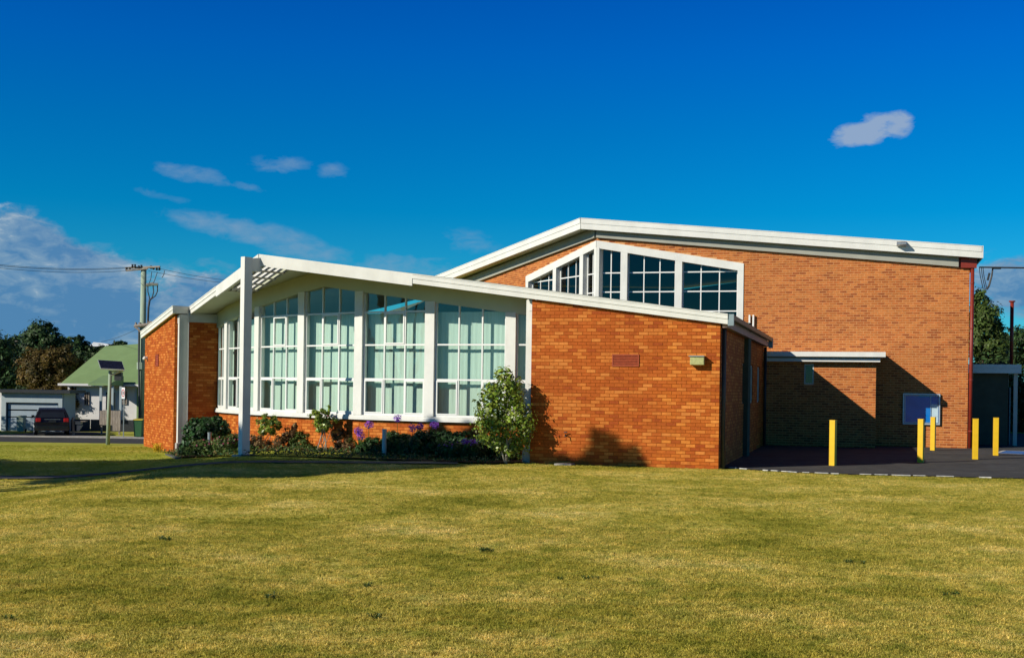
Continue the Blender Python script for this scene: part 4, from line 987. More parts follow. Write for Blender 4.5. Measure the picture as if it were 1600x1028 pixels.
shrub('low pink flowered ground cover just left of the tall white post', 340, 711, 35.6, [(318, 700, 22, 14), (350, 696, 22, 16), (365, 690, 14, 14), (300, 706, 22, 9)], 2200, .07, 'leaf_mid', extra=[('flower_pink', 420, .045, .25)], name='flowering_plant', cat='plant')
shrub('standard rose with a few white blooms, first right of the tall white post', 416, 711, 36.2, [(418, 666, 20, 15), (412, 655, 10, 8), (428, 660, 10, 9)], 700, .075, 'leaf_glossy', extra=[('flower_white', 18, .06, .7)], name='rose', clump=40, trunk=.02, bark='pale_bark')
shrub('wiry russet shrub under the first standard rose', 412, 712, 35.9, [(408, 698, 22, 14), (436, 697, 13, 16), (402, 690, 12, 12)], 900, .06, 'leaf_russet', clump=60)
shrub('rounded green bush at the foot of the sill wall, left of the staked rose', 470, 712, 36.2, [(470, 694, 17, 18), (458, 704, 16, 10), (484, 704, 14, 10)], 1500, .07, 'leaf_mid', extra=[('flower_red', 40, .04, .4)], clump=90)
sr = shrub('staked standard rose with pale stakes crossing below its head', 505, 714, 35.0, [(508, 664, 18, 15), (498, 650, 14, 10), (520, 655, 14, 10), (508, 640, 8, 8)], 900, .075, 'leaf_glossy', extra=[('flower_white', 25, .05, .8), ('flower_pink', 10, .05, .8)], name='rose', clump=50, trunk=.02, bark='pale_bark')
one('stake', 'pale_bark', lambda b: b.tube([(-.18, -.05, 0), (.06, 0, .85)], .018, 6), sr); one('stake', 'pale_bark', lambda b: b.tube([(.10, -.05, 0), (.0, 0, .85)], .018, 6), sr)
shrub('low russet and green ground plants beneath the staked rose', 515, 714, 35.4, [(495, 705, 16, 9), (530, 704, 22, 10), (548, 706, 12, 8)], 1100, .09, 'leaf_mid', clump=60, aspect=.3)
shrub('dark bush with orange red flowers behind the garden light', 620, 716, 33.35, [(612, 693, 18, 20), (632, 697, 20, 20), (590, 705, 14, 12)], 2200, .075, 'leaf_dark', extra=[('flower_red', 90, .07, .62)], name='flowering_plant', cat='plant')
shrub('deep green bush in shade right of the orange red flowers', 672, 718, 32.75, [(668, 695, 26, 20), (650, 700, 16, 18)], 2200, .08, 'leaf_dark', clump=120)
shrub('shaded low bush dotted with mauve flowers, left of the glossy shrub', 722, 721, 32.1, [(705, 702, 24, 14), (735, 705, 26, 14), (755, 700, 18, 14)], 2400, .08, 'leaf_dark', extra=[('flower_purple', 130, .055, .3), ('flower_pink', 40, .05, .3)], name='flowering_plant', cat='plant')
shrub('bronze leaved shrub against the sill wall between the two standard roses', 452, 712, 36.4, [(452, 676, 12, 14), (446, 690, 14, 16), (462, 668, 7, 8), (455, 705, 18, 10)], 800, .065, 'leaf_russet', clump=70, extra=[('flower_red', 30, .04, .4)])
shrub('reddish shrub rising right of the staked rose', 532, 713, 34.9, [(534, 690, 14, 20), (545, 700, 12, 16), (526, 678, 8, 10)], 700, .065, 'leaf_russet', clump=60)
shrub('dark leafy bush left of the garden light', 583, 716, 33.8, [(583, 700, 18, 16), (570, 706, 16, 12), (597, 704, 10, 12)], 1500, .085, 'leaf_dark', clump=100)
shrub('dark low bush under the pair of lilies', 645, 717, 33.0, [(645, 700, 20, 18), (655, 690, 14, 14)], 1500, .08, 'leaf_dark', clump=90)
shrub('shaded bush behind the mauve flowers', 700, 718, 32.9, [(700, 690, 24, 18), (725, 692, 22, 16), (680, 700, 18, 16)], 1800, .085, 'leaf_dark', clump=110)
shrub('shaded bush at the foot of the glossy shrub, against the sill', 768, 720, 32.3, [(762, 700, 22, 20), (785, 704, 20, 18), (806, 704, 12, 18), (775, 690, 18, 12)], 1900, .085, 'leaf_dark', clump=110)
def groundcover():
    pts = []
    for i in range(60):
        t = i / 59; e = -6.9 + 13.9 * t; a0 = np.interp(e, [-7, -3.4, 0, 3.8, 7], [-1.1, .1, .35, 0, -1.1]); a1 = np.interp(e, [q[0] for q in bedpts[1:6]], [q[1] for q in bedpts[1:6]])
        m_ = 85; a = RNG.uniform(a0, a1 + .05, m_); ee = e + RNG.normal(size=m_) * .15; x = -5.385 + ee * C45 - a * S45; y = 35.75 - ee * S45 - a * C45
        hgt = .03 + .10 * (math.sin(i * .9) * .5 + .5) + .05 * random.random(); pts.append(np.stack([x, y, G(x, y) + .03 + RNG.random(m_) * hgt], 1))
    p = np.concatenate(pts); nr = RNG.normal(size=p.shape) * .6 + np.array([-.2, -.4, .7]); nr /= np.linalg.norm(nr, axis=1)[:, None]; k = RNG.random(len(p))
    o = leaf_mesh('ground_cover', [(leaves(p[k < .5], nr[k < .5], .085, .4), 'leaf_mid'), (leaves(p[(k >= .5) & (k < .8)], nr[(k >= .5) & (k < .8)], .08, .4), 'leaf_dark'), (leaves(p[k >= .8], nr[k >= .8], .07, .4), 'leaf_russet')], None)
    tag(o, kind='stuff')
groundcover()
# agapanthus
def agap(label, heads, px, py, Y):
    b0 = at(px, py, Y); gz = float(G(b0.x, b0.y)) + .04; loc = Vector((b0.x, b0.y, gz)); r = empty('lily', loc, label=label, cat='lily', group='purple lilies in the bed below the glass')
    def strap(b):
        for i in range(34):
            a = random.uniform(0, 6.28); L_ = random.uniform(.35, .55); w = .014; pts = []
            for t in (0, .35, .7, 1): pts.append(Vector((math.cos(a) * L_ * t, math.sin(a) * L_ * t * .8, .42 * math.sin(t * 2.3) * (L_ / .5))))
            sd_ = Vector((-math.sin(a), math.cos(a), 0)) * w
            for p, q, w0, w1 in zip(pts, pts[1:], (1, 1, .8), (1, .8, .1)): b.face([p - sd_ * w0, p + sd_ * w0, q + sd_ * w1, q - sd_ * w1])
    one('leaf_clump', 'leaf_mid', strap, r)
    for (hx, hy, rr) in heads:
        q = at(hx, hy, Y) - loc
        one('stem', 'leaf_mid', lambda b: b.tube([(q.x * .5, 0, 0), (q.x * .9, 0, q.z * .5), (q.x, 0, q.z)], .008, 5), r)
        s = rr * Y / FPX * 1.1; p, nr = cloud([(q.x, 0, q.z, s, s, s * .85)], 110, inner=.35); leaf_mesh('flower_head', [(leaves(p, nr, .06, .42), 'flower_purple')], r)
agap('purple lily with three heads against the lit sill wall right of the post shadow', [(560, 673, 7), (577, 663, 7), (563, 681, 7)], 562, 714, 33.9)
agap('purple lily with one tall head reaching the sill', [(621, 653, 6.5)], 621, 715, 33.3)
agap('purple lily with a pair of dark heads above the shaded bushes', [(645, 668, 7), (656, 666, 6)], 650, 716, 33.0)
agap('purple lily whose single head stands in the shade of the sill', [(679, 664, 7)], 676, 717, 32.8)
agap('short purple lily at the left foot of the glossy shrub', [(738, 692, 8), (727, 690, 6)], 735, 720, 31.9)
# weeds
def weed(label, px, py, m, n=10, h=.25, name='weed'):
    g = ground_at(px, py); r = empty(name, g, label=label, cat='weed')
    def f(b):
        for i in range(n):
            a = random.uniform(0, 6.28); hh = random.uniform(.4, 1) * h; p = Vector((random.uniform(-.12, .12), random.uniform(-.04, .04), 0)); q = p + Vector((math.cos(a) * .07, math.sin(a) * .05, hh))
            b.tube([p, q], .004, 4)
            for t in (.4, .6, .8, 1): c = p.lerp(q, t); s = Vector((random.uniform(-1, 1), random.uniform(-1, 1), .4)) * .03; b.face([c, c + s + Vector((0, 0, .015)), c + s * 2, c + s - Vector((0, 0, .015))])
    one('stalks', m, f, r)
weed('thin dark weed at the foot of the right wall, left of its neighbour', 1052, 728, 'leaf_russet', 9, .22)
weed('thin dark weed at the foot of the right wall near the corner', 1070, 729, 'leaf_russet', 9, .24)
weed('yellow flowering weed at the foot of the left brick wall', 246, 706.5, 'flower_yellow', 46, .30)
# garden lights
def garden_light(label, px, py, Y, h, r_, m):
    b0 = at(px, py, Y); gz = float(G(b0.x, b0.y)); o = empty('garden_light', (b0.x, b0.y, gz), label=label, cat='garden light')
    one('tube', m, lambda b: b.tube([(0, 0, 0), (0, 0, h)], r_, 14), o, smooth=False); one('lid', m, lambda b: b.tube([(0, 0, h + .002), (0, 0, h + .03)], r_ * 1.12, 14), o)
garden_light('short silver garden light among the pink flowers', 327, 705, 36.3, .66, .055, 'steel')
garden_light('grey garden light post beside the orange red flowers', 600, 717, 33.0, .72, .06, 'pilaster_grey')

# ------------------------------------------------------------------ grass
def tuft_source():
    c = bpy.data.collections.new('grass_tufts')
    for k in range(5):
        b = MB()
        for i in range(11):
            a = random.uniform(0, 6.28); rr = random.uniform(0, .055); x, y = rr * math.cos(a), rr * math.sin(a)
            h = random.uniform(.012, .034); w = random.uniform(.0022, .004); la = random.uniform(0, 6.28); ln = random.uniform(.2, 1.6) * h; fa = random.uniform(0, 6.28)
            sx, sy = math.cos(fa) * w, math.sin(fa) * w; mx, my = x + math.cos(la) * ln * .35, y + math.sin(la) * ln * .35; tx, ty = x + math.cos(la) * ln, y + math.sin(la) * ln
            b.face([(x - sx, y - sy, 0), (x + sx, y + sy, 0), (mx + sx * .8, my + sy * .8, h * .65), (mx - sx * .8, my - sy * .8, h * .65)])
            b.face([(mx - sx * .8, my - sy * .8, h * .65), (mx + sx * .8, my + sy * .8, h * .65), (tx, ty, h)])
        me = bpy.data.meshes.new('tuft'); me.from_pydata(b.v, [], b.f); me.materials.append(MATS['grass_blade']); me.update()
        c.objects.link(bpy.data.objects.new('tuft', me))
    return c
def scatter(name, pts, coll, smin, smax):
    me = bpy.data.meshes.new(name); me.vertices.add(len(pts)); me.vertices.foreach_set('co', pts.astype(np.float32).ravel()); me.update()
    o = bpy.data.objects.new(name, me); col.objects.link(o)
    ng = bpy.data.node_groups.new(name, 'GeometryNodeTree'); ng.interface.new_socket('Geometry', in_out='INPUT', socket_type='NodeSocketGeometry'); ng.interface.new_socket('Geometry', in_out='OUTPUT', socket_type='NodeSocketGeometry')
    N = ng.nodes.new; gi = N('NodeGroupInput'); go = N('NodeGroupOutput'); ci = N('GeometryNodeCollectionInfo'); ci.inputs[0].default_value = coll; ci.inputs[1].default_value = True; ci.inputs[2].default_value = True
    ip = N('GeometryNodeInstanceOnPoints'); ip.inputs['Pick Instance'].default_value = True
    rv = N('FunctionNodeRandomValue'); rv.data_type = 'FLOAT_VECTOR'; rv.inputs[0].default_value = (-.15, -.15, 0); rv.inputs[1].default_value = (.15, .15, 6.283)
    rs = N('FunctionNodeRandomValue'); rs.data_type = 'FLOAT'; rs.inputs[2].default_value = smin; rs.inputs[3].default_value = smax
    Lk = ng.links.new; Lk(gi.outputs[0], ip.inputs['Points']); Lk(ci.outputs[0], ip.inputs['Instance']); Lk(rv.outputs[0], ip.inputs['Rotation']); Lk(rs.outputs[1], ip.inputs['Scale']); Lk(ip.outputs[0], go.inputs[0])
    mo = o.modifiers.new('scatter', 'NODES'); mo.node_group = ng; return tag(o, kind='stuff')
tufts = tuft_source(); allp = []
ek = [Vector(q) for q in edge2[:7]]
def keep(X, Y):
    k = np.ones(len(X), bool)
    # not on the forecourt, path, bed or inside the building
    for A, B_ in zip(ek, ek[1:]):
        inx = (X >= A.x) & (X < B_.x); yl = A.y + (B_.y - A.y) * (X - A.x) / (B_.x - A.x); k &= ~(inx & (Y > yl - .02))
    k &= ~((X > ek[-1].x)& (Y > ek[-1].y))
    dx, dy = pb.x - pa.x, pb.y - pa.y; L2 = dx * dx + dy * dy; t = ((X - pa.x) * dx + (Y - pa.y) * dy) / L2; dist = np.abs((X - pa.x) * dy - (Y - pa.y) * dx) / math.sqrt(L2)
    k &= ~((t > 0) & (t < 1) & (dist < .40))
    e = (X + 5.385) * C45 - (Y - 35.75) * S45; a = -(X + 5.385) * S45 - (Y - 35.75) * C45
    be = [q[0] for q in bedpts[1:6]]; ba = [q[1] + .16 for q in bedpts[1:6]]
    front = np.where(np.abs(e) < 7.5, np.interp(e, be, ba), 3.18 - TB * np.abs(e) + .03)
    k &= a > front; return k
for y0, y1, dens in ((7.6, 12, 900), (12, 17, 560), (17, 23, 300), (23, 31, 190), (31, 44, 90)):
    w = .46 * y1; n = int(dens * (y1 - y0) * 2 * w); X = RNG.uniform(-w, w, n); Y = RNG.uniform(y0, y1, n); kk = (np.abs(X) < .45 * Y + .3); X, Y = X[kk], Y[kk]; kk = keep(X, Y); X, Y = X[kk], Y[kk]
    allp.append(np.stack([X, Y, lawn_z(X, Y)], 1))
scatter('grass', np.concatenate(allp), tufts, .5, 1.15)
# coarser weeds in the lawn
cw = bpy.data.collections.new('weed_tufts')
mb = MB()
for i in range(26):
    a = random.uniform(0, 6.28); h = random.uniform(.02, .06); ln = random.uniform(.03, .09); w = .006; sx, sy = -math.sin(a) * w, math.cos(a) * w
    p = Vector((random.uniform(-.05, .05), random.uniform(-.05, .05), 0)); m_ = p + Vector((math.cos(a) * ln * .5, math.sin(a) * ln * .5, h)); t = p + Vector((math.cos(a) * ln, math.sin(a) * ln, h * .7))
    mb.face([(p.x - sx, p.y - sy, 0), (p.x + sx, p.y + sy, 0), (m_.x + sx, m_.y + sy, m_.z), (m_.x - sx, m_.y - sy, m_.z)]); mb.face([(m_.x - sx, m_.y - sy, m_.z), (m_.x + sx, m_.y + sy, m_.z), tuple(t)])
me = bpy.data.meshes.new('weed'); me.from_pydata(mb.v, [], mb.f); me.materials.append(MATS['leaf_mid']); cw.objects.link(bpy.data.objects.new('weed', me))
wp = []
for (px, py) in ((404, 936), (608, 962), (252, 844), (575, 912), (30, 966), (1210, 965), (1330, 880), (900, 905), (760, 862), (1480, 930)):
    g = ground_at(px, py)
    for k in range(random.randint(1, 3)): wp.append((g.x + random.gauss(0, .08), g.y + random.gauss(0, .06), g.z))
scatter('lawn_weeds', np.array(wp), cw, .5, .9)

# ------------------------------------------------------------------ street on the left
SZ = -1.05
def zy(px, py, Y): return at(px, py, Y)
# power pole
pp = at(222, 600, 75); pole = empty('power_pole', (pp.x, 75, SZ), label='green timber power pole with cross arms rising behind the left brick wall', cat='power pole')
topz = at(222, 419, 75).z - SZ
one('pole', 'pole_green', lambda b: b.tube([(.0, 0, -.2), (.0, 0, topz * .5), (0, 0, topz)], [.21, .19, .165], 14), pole, smooth=True)
def relp(px, py, Y=75): q = at(px, py, Y); return Vector((q.x - pp.x, Y - 75, q.z - SZ))
one('cross_arm', 'weathered_wood', lambda b: b.tube([relp(196, 419, 75.3), relp(250, 417, 74.6)], .06, 6), pole)
one('cross_arm', 'weathered_wood', lambda b: b.tube([relp(197, 423, 74.8), relp(231, 420, 74.8)], .05, 6), pole)
ins = [(198, 421), (203, 421), (207, 416), (211, 416), (217, 418), (221, 417), (236, 418), (240, 419), (245, 420), (249, 420)]
for (x, y) in ins:
    one('insulator', 'dark_metal', lambda b: b.tube([relp(x, y + 2.6, 74.9), relp(x, y + 1, 74.9), relp(x, y, 74.9), relp(x, y - 2.8, 74.9)], [.03, .10, .05, .07], 8), pole)
one('fuse_bracket', 'steel', lambda b: (b.tube([relp(226, 446.5), relp(247, 444)], .05, 6), b.tube([relp(229, 445.5, 74.8), relp(240, 443.5, 74.8)], .11, 6), b.tube([relp(236, 444.5, 74.7), relp(247, 444.5, 74.7)], .09, 6)), pole)
def fl2(b):
    for c in ([(231, 446), (231, 456), (233, 463), (234, 468)], [(239, 446), (240, 456), (238, 464), (234, 469)], [(246, 446), (246, 455), (243, 462), (235, 468.5)]): b.tube([relp(x, y, 74.8) for x, y in c], .035, 5)
    b.tube([relp(x, y, 74.8) for x, y in ((234, 468), (232, 480), (231, 505), (232, 516))], .07, 6)
    for c in ([(237, 425), (236, 434), (233, 443)], [(246, 425), (243, 434), (240, 442)], [(257, 423), (256, 429), (253, 434)]): b.tube([relp(x, y, 74.8) for x, y in c], .022, 5)
one('dropper_cable', 'dark_metal', fl2, pole)
one('lower_arm', 'weathered_wood', lambda b: (b.tube([relp(210, 510, 74.7), relp(240, 506, 74.7)], .10, 6), b.tube([relp(212, 511, 74.6), relp(222, 520, 74.6)], .06, 5), b.tube([relp(236, 508, 74.6), relp(226, 519, 74.6)], .06, 5), b.tube([relp(212, 504, 74.8), relp(214, 512, 74.8)], .07, 6), b.tube([relp(218, 504, 74.8), relp(219, 512, 74.8)], .07, 6), b.tube([relp(230, 503, 74.8), relp(243, 504, 74.8)], .07, 6)), pole)
one('conduit', 'dark_metal', lambda b: b.tube([relp(217.5, 516, 74.7), relp(217, 560, 74.7), relp(218, 655, 74.7)], .07, 6), pole)
one('transformer_clip', 'pole_green', lambda b: b.tube([relp(220.5, 566, 74.9), relp(220.5, 577, 74.9)], .26, 10), pole)
def wire(label, a, c, sag, r=.012):
    A = Vector(a); B_ = Vector(c); o = one('power_line', 'dark_metal', lambda b: b.tube([A.lerp(B_, t) - Vector((0, 0, sag * 4 * t * (1 - t))) for t in np.linspace(0, 1, 24)], r, 5)); tag(o, label, 'power line', 'power lines strung from the pole')
wire('upper power line running from the pole to the left edge', at(208, 417, 75), at(-60, 407, 60), .25)
wire('middle power line running from the pole to the left edge', at(207, 418.5, 75), at(-60, 409, 60), .25)
wire('lowest power line running from the pole to the left edge', at(199, 423, 75), at(-60, 411.5, 60), .25)
wire('upper power line running from the pole behind the white roof', at(248, 419.5, 75), at(420, 442, 86), .2)
wire('lower power line running from the pole behind the white roof', at(232, 423, 75), at(420, 446, 86), .2)
wire('service line sloping from the pole down to the green roofed house', at(214, 514, 75), at(158, 534, 84), .1, .012)
# green roofed house
hz = empty('green_roof_house', (at(165, 600, 80).x, 80, SZ), label='white house with a sage green roof across the street', cat='house')
hx = hz.location.x
def hp(px, py, Y): q = at(px, py, Y); return Vector((q.x - hx, Y - 80, q.z - SZ))
eL = hp(106, 598, 77).x; eR = hp(250, 598, 77).x; ez_ = hp(150, 599, 77).z
one('wall', 'house_white', lambda b: (b.box(((eL + eR) / 2, 1, ez_ / 2 - .05), (eR - eL, 8, ez_))), hz)
def hroof2(b):
    r0 = hp(164, 541, 81.5); r1 = hp(262, 534, 81.5); y0 = -3.5; y1 = 6; z = ez_ - .05
    A = Vector((eL - .3, y0, z)); B_ = Vector((eR + .6, y0, z)); C_ = Vector((eR + .6, y1, z)); D = Vector((eL - .3, y1, z))
    b.face([A, B_, r1, r0]); b.face([B_, C_, r1]); b.face([C_, D, r0, r1]); b.face([D, A, r0]); b.face([D, C_, B_, A])
one('roof', 'house_green_roof', hroof2, hz)
one('gutter', 'house_white', lambda b: b.box(((eL + eR) / 2, -3.58, ez_ - .09), (eR - eL + .8, .12, .14)), hz)
for (x0, x1, y0, y1) in ((132, 140, 612, 633), (192, 199, 611, 632), (117, 119.5, 604, 616)):
    A = hp(x0, y1, 77); B_ = hp(x1, y0, 77); cx = (A.x + B_.x) / 2; cz = (A.z + B_.z) / 2; w = B_.x - A.x; h = B_.z - A.z
    f = one('window', 'weathered_wood', lambda b: [b.box((cx, -3.03, cz + s * (h / 2 - .03)), (w, .08, .06)) for s in (-1, 1)] + [b.box((cx + s * (w / 2 - .03), -3.03, cz), (.06, .08, h - .12)) for s in (-1, 0, 1)], hz)
    one('pane', 'car_glass', lambda b: b.box((cx, -3.012, cz), (w - .1, .02, h - .12)), f)
# projecting porch of the house
def porch(b):
    A = hp(157, 600, 76); B_ = hp(190, 600, 76); z = ez_ + .0
    b.hexa([(A.x, -6.2, z - .12), (B_.x, -6.2, z - .12), (B_.x, -3.6, z - .12), (A.x, -3.6, z - .12)], [(A.x, -6.2, z), (B_.x, -6.2, z), (B_.x, -3.6, z + .5), (A.x, -3.6, z + .5)])
one('porch_roof', 'house_green_roof', porch, hz)
A = hp(158, 640, 76); B_ = hp(171, 613, 76)
one('door', 'dark_metal', lambda b: b.box(((A.x + B_.x) / 2, -3.06, (A.z + B_.z) / 2), (B_.x - A.x, .1, B_.z - A.z)), hz)
A = hp(180, 624, 76); B_ = hp(189, 596, 76)
one('shade_panel', 'dark_metal', lambda b: b.box(((A.x + B_.x) / 2, -3.06, (A.z + B_.z) / 2), (B_.x - A.x, .1, B_.z - A.z)), hz)  # flat dark panel standing in for a shadowed recess in the house
one('porch_post', 'garage_wall', lambda b: [b.box((hp(x, 600, 74).x, -6.0, ez_ / 2 - .1), (.14, .14, ez_ - .1)) for x in (158, 176, 189)], hz)
q = hp(217.5, 620, 77)
one('downpipe', 'house_green_roof', lambda b: b.box((q.x, -3.08, 1.5), (.22, .12, 2.9)), hz)
one('roof_vent', 'house_green_roof', lambda b: b.tube([hp(203, 588, 78.6), hp(203, 583, 78.6), hp(205, 583, 78.6)], .08, 8), hz)
tag(one('boundary_fence', 'dark_metal', lambda b: [b.box((x, 72.5, SZ + .35), (1.75, .08, .7)) for x in np.arange(-26.0, -20.5, 1.8)]), 'low dark fence along the front of the white house', 'fence')
# garage
ga = empty('garage', (at(50, 640, 71).x, 71, SZ), label='pale flat roofed garage with a panelled door at the far left', cat='garage')
gx = ga.location.x
def gp(px, py, Y=71): q = at(px, py, Y); return Vector((q.x - gx, Y - 71, q.z - SZ))
x0, x1 = gp(2, 640).x - .0, gp(97, 640).x; zt = gp(50, 614).z
one('wall', 'garage_wall', lambda b: (b.box(((x0 + gp(9, 640).x) / 2, .1, zt / 2), (gp(9, 640).x - x0, .2, zt)), b.box(((gp(91, 640).x + x1) / 2, .1, zt / 2), (x1 - gp(91, 640).x, .2, zt)), b.box(((gp(9, 640).x + gp(91, 640).x) / 2, .1, (zt + gp(50, 629).z) / 2), (gp(91, 640).x - gp(9, 640).x, .2, zt - gp(50, 629).z)), b.box((x1 - .1, 1.2, zt / 2), (.2, 1.9, zt)), b.box((x0 + .1, 1.2, zt / 2), (.2, 1.9, zt))), ga)
one('roof', 'dark_metal', lambda b: b.box(((x0 + x1) / 2 + .15, 1.0, zt + .1), (x1 - x0 + .8, 2.6, .18)), ga)
dx0, dx1 = gp(11, 640).x, gp(89, 640).x; zz = [0, .62, 1.22, 1.62]
for k in range(4):
    hh = [.78, .34, .34, .2][k]; zc = [.40, 1.02, 1.44, 1.75][k]
    one('door_panel', 'garage_door' if k < 3 else 'dark_metal', lambda b: b.box(((dx0 + dx1) / 2, .18, zc), (dx1 - dx0, .06, hh)), ga, .01)
one('door_back', 'dark_metal', lambda b: b.box(((dx0 + dx1) / 2, .26, .9), (dx1 - dx0 + .1, .04, 1.85)), ga)
tag(one('white_wall', 'house_white', lambda b: b.box((at(-8, 640, 70).x, 71.5, SZ + 1.2), (.72, .2, 2.35))), 'sliver of sunlit white wall at the left edge beside the garage', 'wall')
# bins
def bin_(label, px, py, Y, w, h, body, lid):
    b0 = at(px, py, Y); o = empty('wheelie_bin', (b0.x, Y, SZ), label=label, cat='bin')
    def bd_(b):
        k = .84; b.hexa([(-w / 2 * k, -w / 2 * k, .04), (w / 2 * k, -w / 2 * k, .04), (w / 2 * k, w / 2 * k, .04), (-w / 2 * k, w / 2 * k, .04)], [(-w / 2, -w / 2, h * .92), (w / 2, -w / 2, h * .92), (w / 2, w / 2, h * .92), (-w / 2, w / 2, h * .92)])
    one('bin_body', body, bd_, o, .02); one('lid', lid, lambda b: b.hexa([(-w / 2 - .03, -w / 2 - .04, h * .925), (w / 2 + .03, -w / 2 - .04, h * .925), (w / 2 + .03, w / 2 + .04, h * .925), (-w / 2 - .03, w / 2 + .04, h * .925)], [(-w / 2 - .01, -w / 2, h * .96), (w / 2 + .01, -w / 2, h * .96), (w / 2, w / 2, h), (-w / 2, w / 2, h)]), o)
    for s in (-1, 1): one('wheel', 'tyre', lambda b: b.tube([(s * w * .42 - .02, w * .45, .1), (s * w * .42 + .03, w * .45, .1)], .1, 12), o)
bin_('green wheelie bin with a yellow lid beside the left brick wall', 217, 680, 65.5, .48, 1.0, 'bin_green', 'bin_yellow')
bin_('pale grey green wheelie bin in front of the garage door', 33, 675, 70.0, .42, .95, 'bin_grey', 'bin_grey')
# timber screen
ts = empty('timber_screen', (at(172, 665, 68).x, 68, SZ), label='short weathered timber screen of upright planks by the pavement', cat='fence')
for k in range(8):
    x = at(157.5 + k * 4.1, 660, 68).x - ts.location.x; z0 = .55 if k < 5 else .22; zt_ = 1.35
    one('plank', 'weathered_wood', lambda b: b.box((x, 0, (z0 + zt_) / 2), (.135, .03, zt_ - z0 + random.uniform(-.02, .02))), ts)
one('rail', 'weathered_wood', lambda b: (b.box((0, .04, .8), (1.15, .05, .09)), b.box((-.5, .08, .5), (.08, .08, 1.0)), b.box((.5, .08, .5), (.08, .08, 1.0))), ts)
# letterbox with post
lb = empty('letterbox', (at(115, 680, 66.3).x, 66.3, SZ), label='leaning grey letterbox post with a small box on an angled shelf', cat='letterbox')
one('post', 'weathered_wood', lambda b: b.tube([(0, 0, 0), (-.05, 0, 1.0)], .07, 6), lb); one('box', 'concrete', lambda b: b.box((.28, 0, .70), (.32, .3, .15)), lb, .02)
one('brace', 'concrete', lambda b: b.hexa([(.2, -.1, .25), (.28, -.1, .25), (.28, .1, .25), (.2, .1, .25)], [(.2, -.12, .58), (.48, -.12, .58), (.48, .12, .58), (.2, .12, .58)]), lb); one('shelf', 'weathered_wood', lambda b: b.box((.36, 0, .79), (.66, .34, .03)), lb)
# sign
sg = empty('speed_sign', (at(193, 680, 65).x, 65, SZ), label='round white speed sign on a thin grey pole in front of the white house', cat='sign')
sg.rotation_euler.z = math.radians(-52)
sz = at(192, 614, 65).z - SZ
one('pole', 'steel', lambda b: b.tube([(0, 0, 0), (0, 0, sz + .25)], .03, 8), sg)
one('plate', 'sign_white', lambda b: b.box((0, -.045, sz), (.46, .012, .60)), sg)
one('ring', 'sign_red', lambda b: [b.hexa(*[[(r_ * math.cos(t) * 1, -.055 - dy_, sz + r_ * math.sin(t)) for r_, t, dy_ in ((.16, t0, 0), (.205, t0, 0), (.205, t1, 0), (.16, t1, 0))] if q == 0 else [(r_ * math.cos(t), -.062, sz + r_ * math.sin(t)) for r_, t in ((.16, t0), (.205, t0), (.205, t1), (.16, t1))] for q in (0, 1)]) for t0, t1 in zip(np.linspace(0, 2 * math.pi, 25)[:-1], np.linspace(0, 2 * math.pi, 25)[1:])], sg)
cu = bpy.data.curves.new('digits', 'FONT'); cu.body = '50'; cu.size = .24; cu.align_x = 'CENTER'; cu.align_y = 'CENTER'; cu.extrude = .003
to = bpy.data.objects.new('digits', cu); col.objects.link(to); to.parent = sg; to.location = (0, -.056, sz); to.rotation_euler = (math.pi / 2, 0, 0); cu.materials.append(MATS['sign_black'])
bpy.context.view_layer.update(); me = bpy.data.meshes.new_from_object(to); o2 = bpy.data.objects.new('digits', me); o2.matrix_local = to.matrix_local.copy(); bpy.data.objects.remove(to); col.objects.link(o2); o2.parent = sg; o2.location = (0, -.056, sz); o2.rotation_euler = (math.pi / 2, 0, 0); o2.name = 'digits'
# solar panel on pole
bs = ground_at(168.5, 694.5); so_ = empty('solar_panel', (bs.x, bs.y, bs.z), label='tilted solar panel on a pale pole at the edge of the lawn', cat='solar panel')
Ys = bs.y
def spp(px, py, Y=Ys): q = at(px, py, Y); return Vector((q.x - bs.x, Y - Ys, q.z - bs.z))
one('pole', 'pole_green', lambda b: b.tube([(0, 0, 0), spp(172.2, 579)], [.075, .06], 12), so_, smooth=True)
tl, tr_, br_, bl_ = spp(152.5, 562, Ys + .25), spp(190.5, 564.5, Ys + .25), spp(195, 577.5, Ys - .25), spp(157, 575.5, Ys - .25)
nn = (tr_ - tl).cross(bl_ - tl).normalized(); nn = nn if nn.y < 0 else -nn
one('panel_frame', 'aluminium', lambda b: b.hexa([bl_ - nn * .05, br_ - nn * .05, tr_ - nn * .05, tl - nn * .05], [bl_, br_, tr_, tl]), so_)
for i in range(7):
    for j in range(3):
        def cell(b):
            f = lambda u, v: tl.lerp(tr_, u).lerp(bl_.lerp(br_, u), v) + nn * .006
            u0, u1, v0, v1 = (i + .10) / 7, (i + .90) / 7, (j + .08) / 3, (j + .92) / 3; b.face([f(u0, v1), f(u1, v1), f(u1, v0), f(u0, v0)])
        one('cell', 'pv_cell', cell, so_)
one('panel_sheet', 'pv_cell', lambda b: b.face([bl_.lerp(tr_, .02) + nn * .003, br_.lerp(tl, .02) + nn * .003, tr_.lerp(bl_, .02) + nn * .003, tl.lerp(br_, .02) + nn * .003]), so_)
one('bracket', 'aluminium', lambda b: (b.tube([spp(174, 586), spp(193, 578.5)], .04, 6), b.tube([spp(172, 581), spp(190, 579)], .03, 6)), so_)
one('lamp_head', 'dark_metal', lambda b: b.box(spp(184, 588) + Vector((0, .1, 0)), (.26, .2, .3)), so_)
